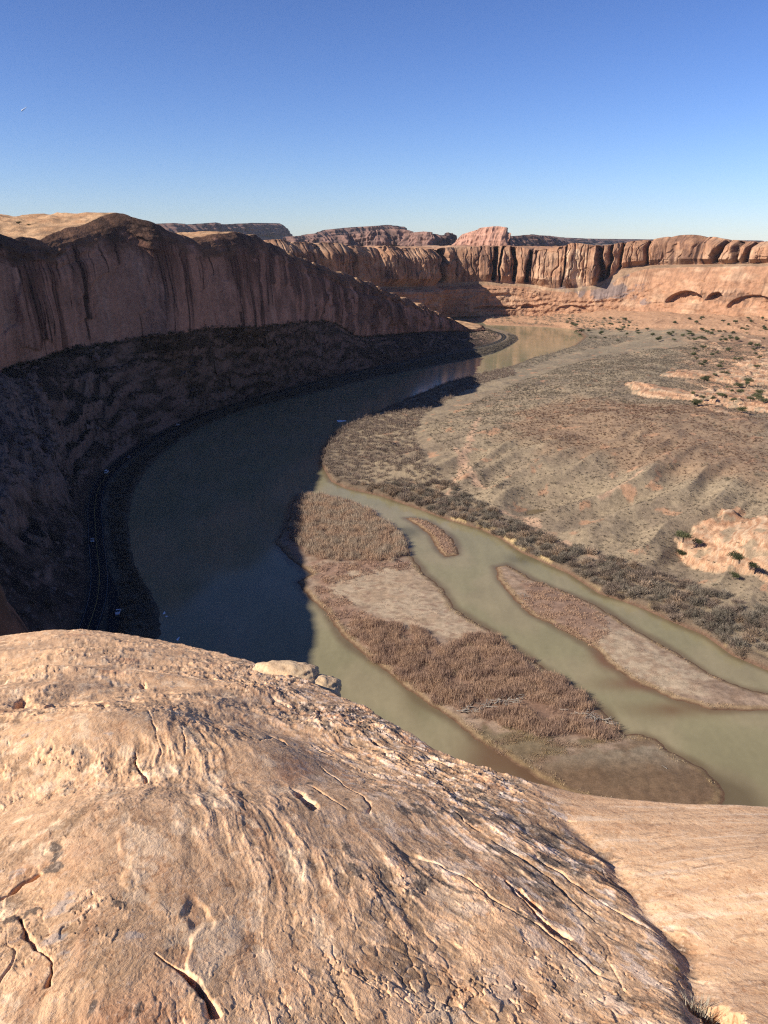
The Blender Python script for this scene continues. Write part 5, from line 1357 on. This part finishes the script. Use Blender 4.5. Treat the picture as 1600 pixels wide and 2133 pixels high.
for i in range(24):
    t = rng.random(); px = 1160 + t * 110; py = 1478 + 24 * t + rng.normal() * 5
    drift(px, py, rng.uniform(1.4, 4.6), rng.normal() * 0.45 - 0.2, 0.15 + rng.random() * 0.5, "bleached log at the right end of the big island's willows", "bleached logs right of the driftwood heap")
for i in range(9):
    drift(1092 + rng.normal() * 7, 1245 + rng.normal() * 7, rng.uniform(1.2, 3.0), rng.uniform(0, 6), 0.1 + rng.random() * 0.4, "dark snag in the small log jam on the narrow island", "snags of the small log jam", hC)
for px, py, ln, rot, lab in ((1390, 1602, 2.2, 2.2, "lone pale stick lying on the tip of the near gravel bar"), (1140, 1545, 2.5, 0.1, "single grey log on the dark mud below the willows"), (853, 1282, 1.0, 0.5, "tiny white stick in the middle of the pale gravel bar")):
    drift(px, py, ln, rot, 0.1, lab, None)

# ================================================================== ICE, BOULDERS, SHRUB, CONTRAIL
M_ICE = mat_flat("river ice", (0.72, 0.78, 0.84), 0.5, var=0.08)
def ice(px, py, rx, ry, seed, label):
    q = P(px, py, 0.05); r = np.random.default_rng(seed)
    bm = bmesh.new(); vs = []
    for k in range(18):
        a = k / 18 * 2 * math.pi; f = 1 + 0.3 * math.sin(3 * a + seed) + r.normal() * 0.10
        vs.append(bm.verts.new((math.cos(a) * rx * f, math.sin(a) * ry * f, 0)))
    f = bm.faces.new(vs); ex = bmesh.ops.extrude_face_region(bm, geom=[f])
    bmesh.ops.translate(bm, verts=[v for v in ex['geom'] if isinstance(v, bmesh.types.BMVert)], vec=(0, 0, 0.18)); bmesh.ops.recalc_face_normals(bm, faces=bm.faces)
    obj("ice_patch", bm_mesh("ice_patch", bm, M_ICE), label=label, cat="ice", loc=(q[0], q[1], -0.05))
ice(710, 877, 3.8, 4.2, 1, "white ice patch floating in the shaded river by the far bank")
ice(342, 1277, 0.45, 1.2, 2, "larger of two pale ice scraps on the shaded near shore")
ice(347, 1284, 0.4, 0.7, 3, "smaller of two pale ice scraps on the shaded near shore")
ice(371, 1331, 0.4, 1.6, 4, "thin pale ice sliver at the water's edge above the ledge")

def lump(name, parts, mat, col, col2, loc, label, cat, seed, sub=5, amp=0.12):
    V, Fc, off = [], [], 0
    for (cx, cy, cz, rx, ry, rz) in parts:
        bm = bmesh.new(); bmesh.ops.create_icosphere(bm, subdivisions=sub, radius=1)
        v = np.array([x.co[:] for x in bm.verts]); f = np.array([[q.index for q in t.verts] for t in bm.faces]); bm.free()
        n = fbm(v[:, 0] * 1.6 + seed, v[:, 1] * 1.6 + v[:, 2] * 1.3, 4, seed) * amp + 0.35 * amp * fbm(v[:, 0] * 5 + v[:, 2] * 3, v[:, 1] * 5 - v[:, 2] * 4, 3, seed + 5)
        v = np.sign(v) * np.abs(v) ** 0.8
        v = v * (1 + n)[:, None] * np.array([rx, ry, rz]) + np.array([cx, cy, cz])
        V.append(v); Fc.append(f + off); off += len(v)
    V = np.concatenate(V); Fc = np.concatenate(Fc)
    c = mix(col, col2, S(fbm(V[:, 0] * 4, V[:, 1] * 4 + V[:, 2] * 6, 4, seed + 9), -0.2, 0.6))
    obj(name, raw_mesh(name, V, Fc, 3, mat, c), label=label, cat=cat, loc=loc)
kd = ray(620, 1408); kd = kd / np.hypot(kd[0], kd[1]); kr = 9.6
lump("boulder", [(-0.20, 0.05, -0.02, 0.46, 0.40, 0.17), (0.26, -0.05, -0.15, 0.30, 0.34, 0.18), (0.02, 0.1, -0.32, 0.52, 0.45, 0.28), (-0.5, 0.05, -0.10, 0.25, 0.3, 0.15)], M_ROCK, (0.62, 0.44, 0.26), (0.50, 0.34, 0.20), (kd[0] * kr, kd[1] * kr, CZ + kd[2] * kr - 0.06), "pale yellow knob of rock at the rim of the foreground ledge", "boulder", 77)

# dry shrub in the hole at the lower right
sq = rockP(np.array([1478]), np.array([2078]))[0]
sr = np.hypot(*sq); sd = ray(1478, 2078); sz = CZ + sd[2] / np.hypot(sd[0], sd[1]) * sr
T, c = clumps(np.array([[0, 0, 0.0]]), 0.055, 0.06, 260, 0.9, 0.022, np.array([0.30, 0.27, 0.21]), np.array([0.42, 0.36, 0.27]), up=0.7, fill=0.8)
root = bpy.data.objects.new("dry_shrub", None); root.empty_display_size = 0.05; root.location = (sq[0] - 0.015, sq[1], sz - 0.10); COL.objects.link(root)
tag(root, "small dry grey shrub growing in the shadowed crack at lower right", "shrub")
obj("foliage", tri_mesh("foliage", T, c, M_TWIG), root)
bm = bmesh.new(); bmesh.ops.create_cone(bm, cap_ends=True, segments=7, radius1=0.008, radius2=0.003, depth=0.08)
obj("stem", bm_mesh("stem", bm, jm_trunk), root)

# contrail: a thin slanting ice cloud far up
M_CLOUD = mat_flat("contrail ice", (0.9, 0.92, 0.95), 1.0, spec=0.0)
c0 = at_dist(45, 231, 26000); c1 = at_dist(57, 222, 27000)
bm = bmesh.new(); prev = None
for k in range(14):
    f = k / 13; p = c0 + (c1 - c0) * f; rr = 22 * (1 - f) ** 0.8 * min(1, f * 8 + .4) + 2
    ring = [bm.verts.new((p[0] + rr * math.cos(a * .785), p[1], p[2] + rr * math.sin(a * .785))) for a in range(8)]
    if prev:
        for a in range(8): bm.faces.new((prev[a], prev[(a + 1) % 8], ring[(a + 1) % 8], ring[a]))
    prev = ring
obj("contrail", bm_mesh("contrail", bm, M_CLOUD, True), label="short thin white contrail in the blue sky at upper left", cat="contrail")

# trees on the left skyline
ii = np.linspace(0, 1, 18)
for k in range(18):
    px = rng.uniform(0, 215); u_i = None
    g5 = G[:, n5:]; a = rng.integers(int(G.shape[0] * 5.6 / 23), int(G.shape[0] * 9 / 23)); b = rng.integers(8, 34)
    q = g5[a, b]; juniper(q[0], q[1], q[2] - 0.1, rng.uniform(1.2, 2.4), "tiny dark juniper on the slickrock above the left cliff", "junipers on the slickrock above the left cliff")

# ================================================================== AIR
hm = bpy.data.materials.new("thin desert haze"); hm.use_nodes = True
ht = hm.node_tree
for nd in list(ht.nodes):
    if nd.type == 'BSDF_PRINCIPLED': ht.nodes.remove(nd)
hv = ht.nodes.new("ShaderNodeVolumePrincipled")
hv.inputs["Color"].default_value = (0.80, 0.88, 1.0, 1)
hv.inputs["Density"].default_value = 1.3e-5
hv.inputs["Anisotropy"].default_value = 0.2
ho = [n for n in ht.nodes if n.type == 'OUTPUT_MATERIAL'][0]
ht.links.new(hv.outputs[0], ho.inputs["Volume"])
bm = bmesh.new(); bmesh.ops.create_cube(bm, size=1.0)
bmesh.ops.scale(bm, vec=(31000, 31000, 900), verts=bm.verts); bmesh.ops.translate(bm, vec=(0, 0, 425), verts=bm.verts)
me = bpy.data.meshes.new("haze"); bm.to_mesh(me); bm.free(); me.materials.append(hm)
obj("haze", me, label="thin bluish desert haze softening the distant mesas", cat="haze", kind="stuff")
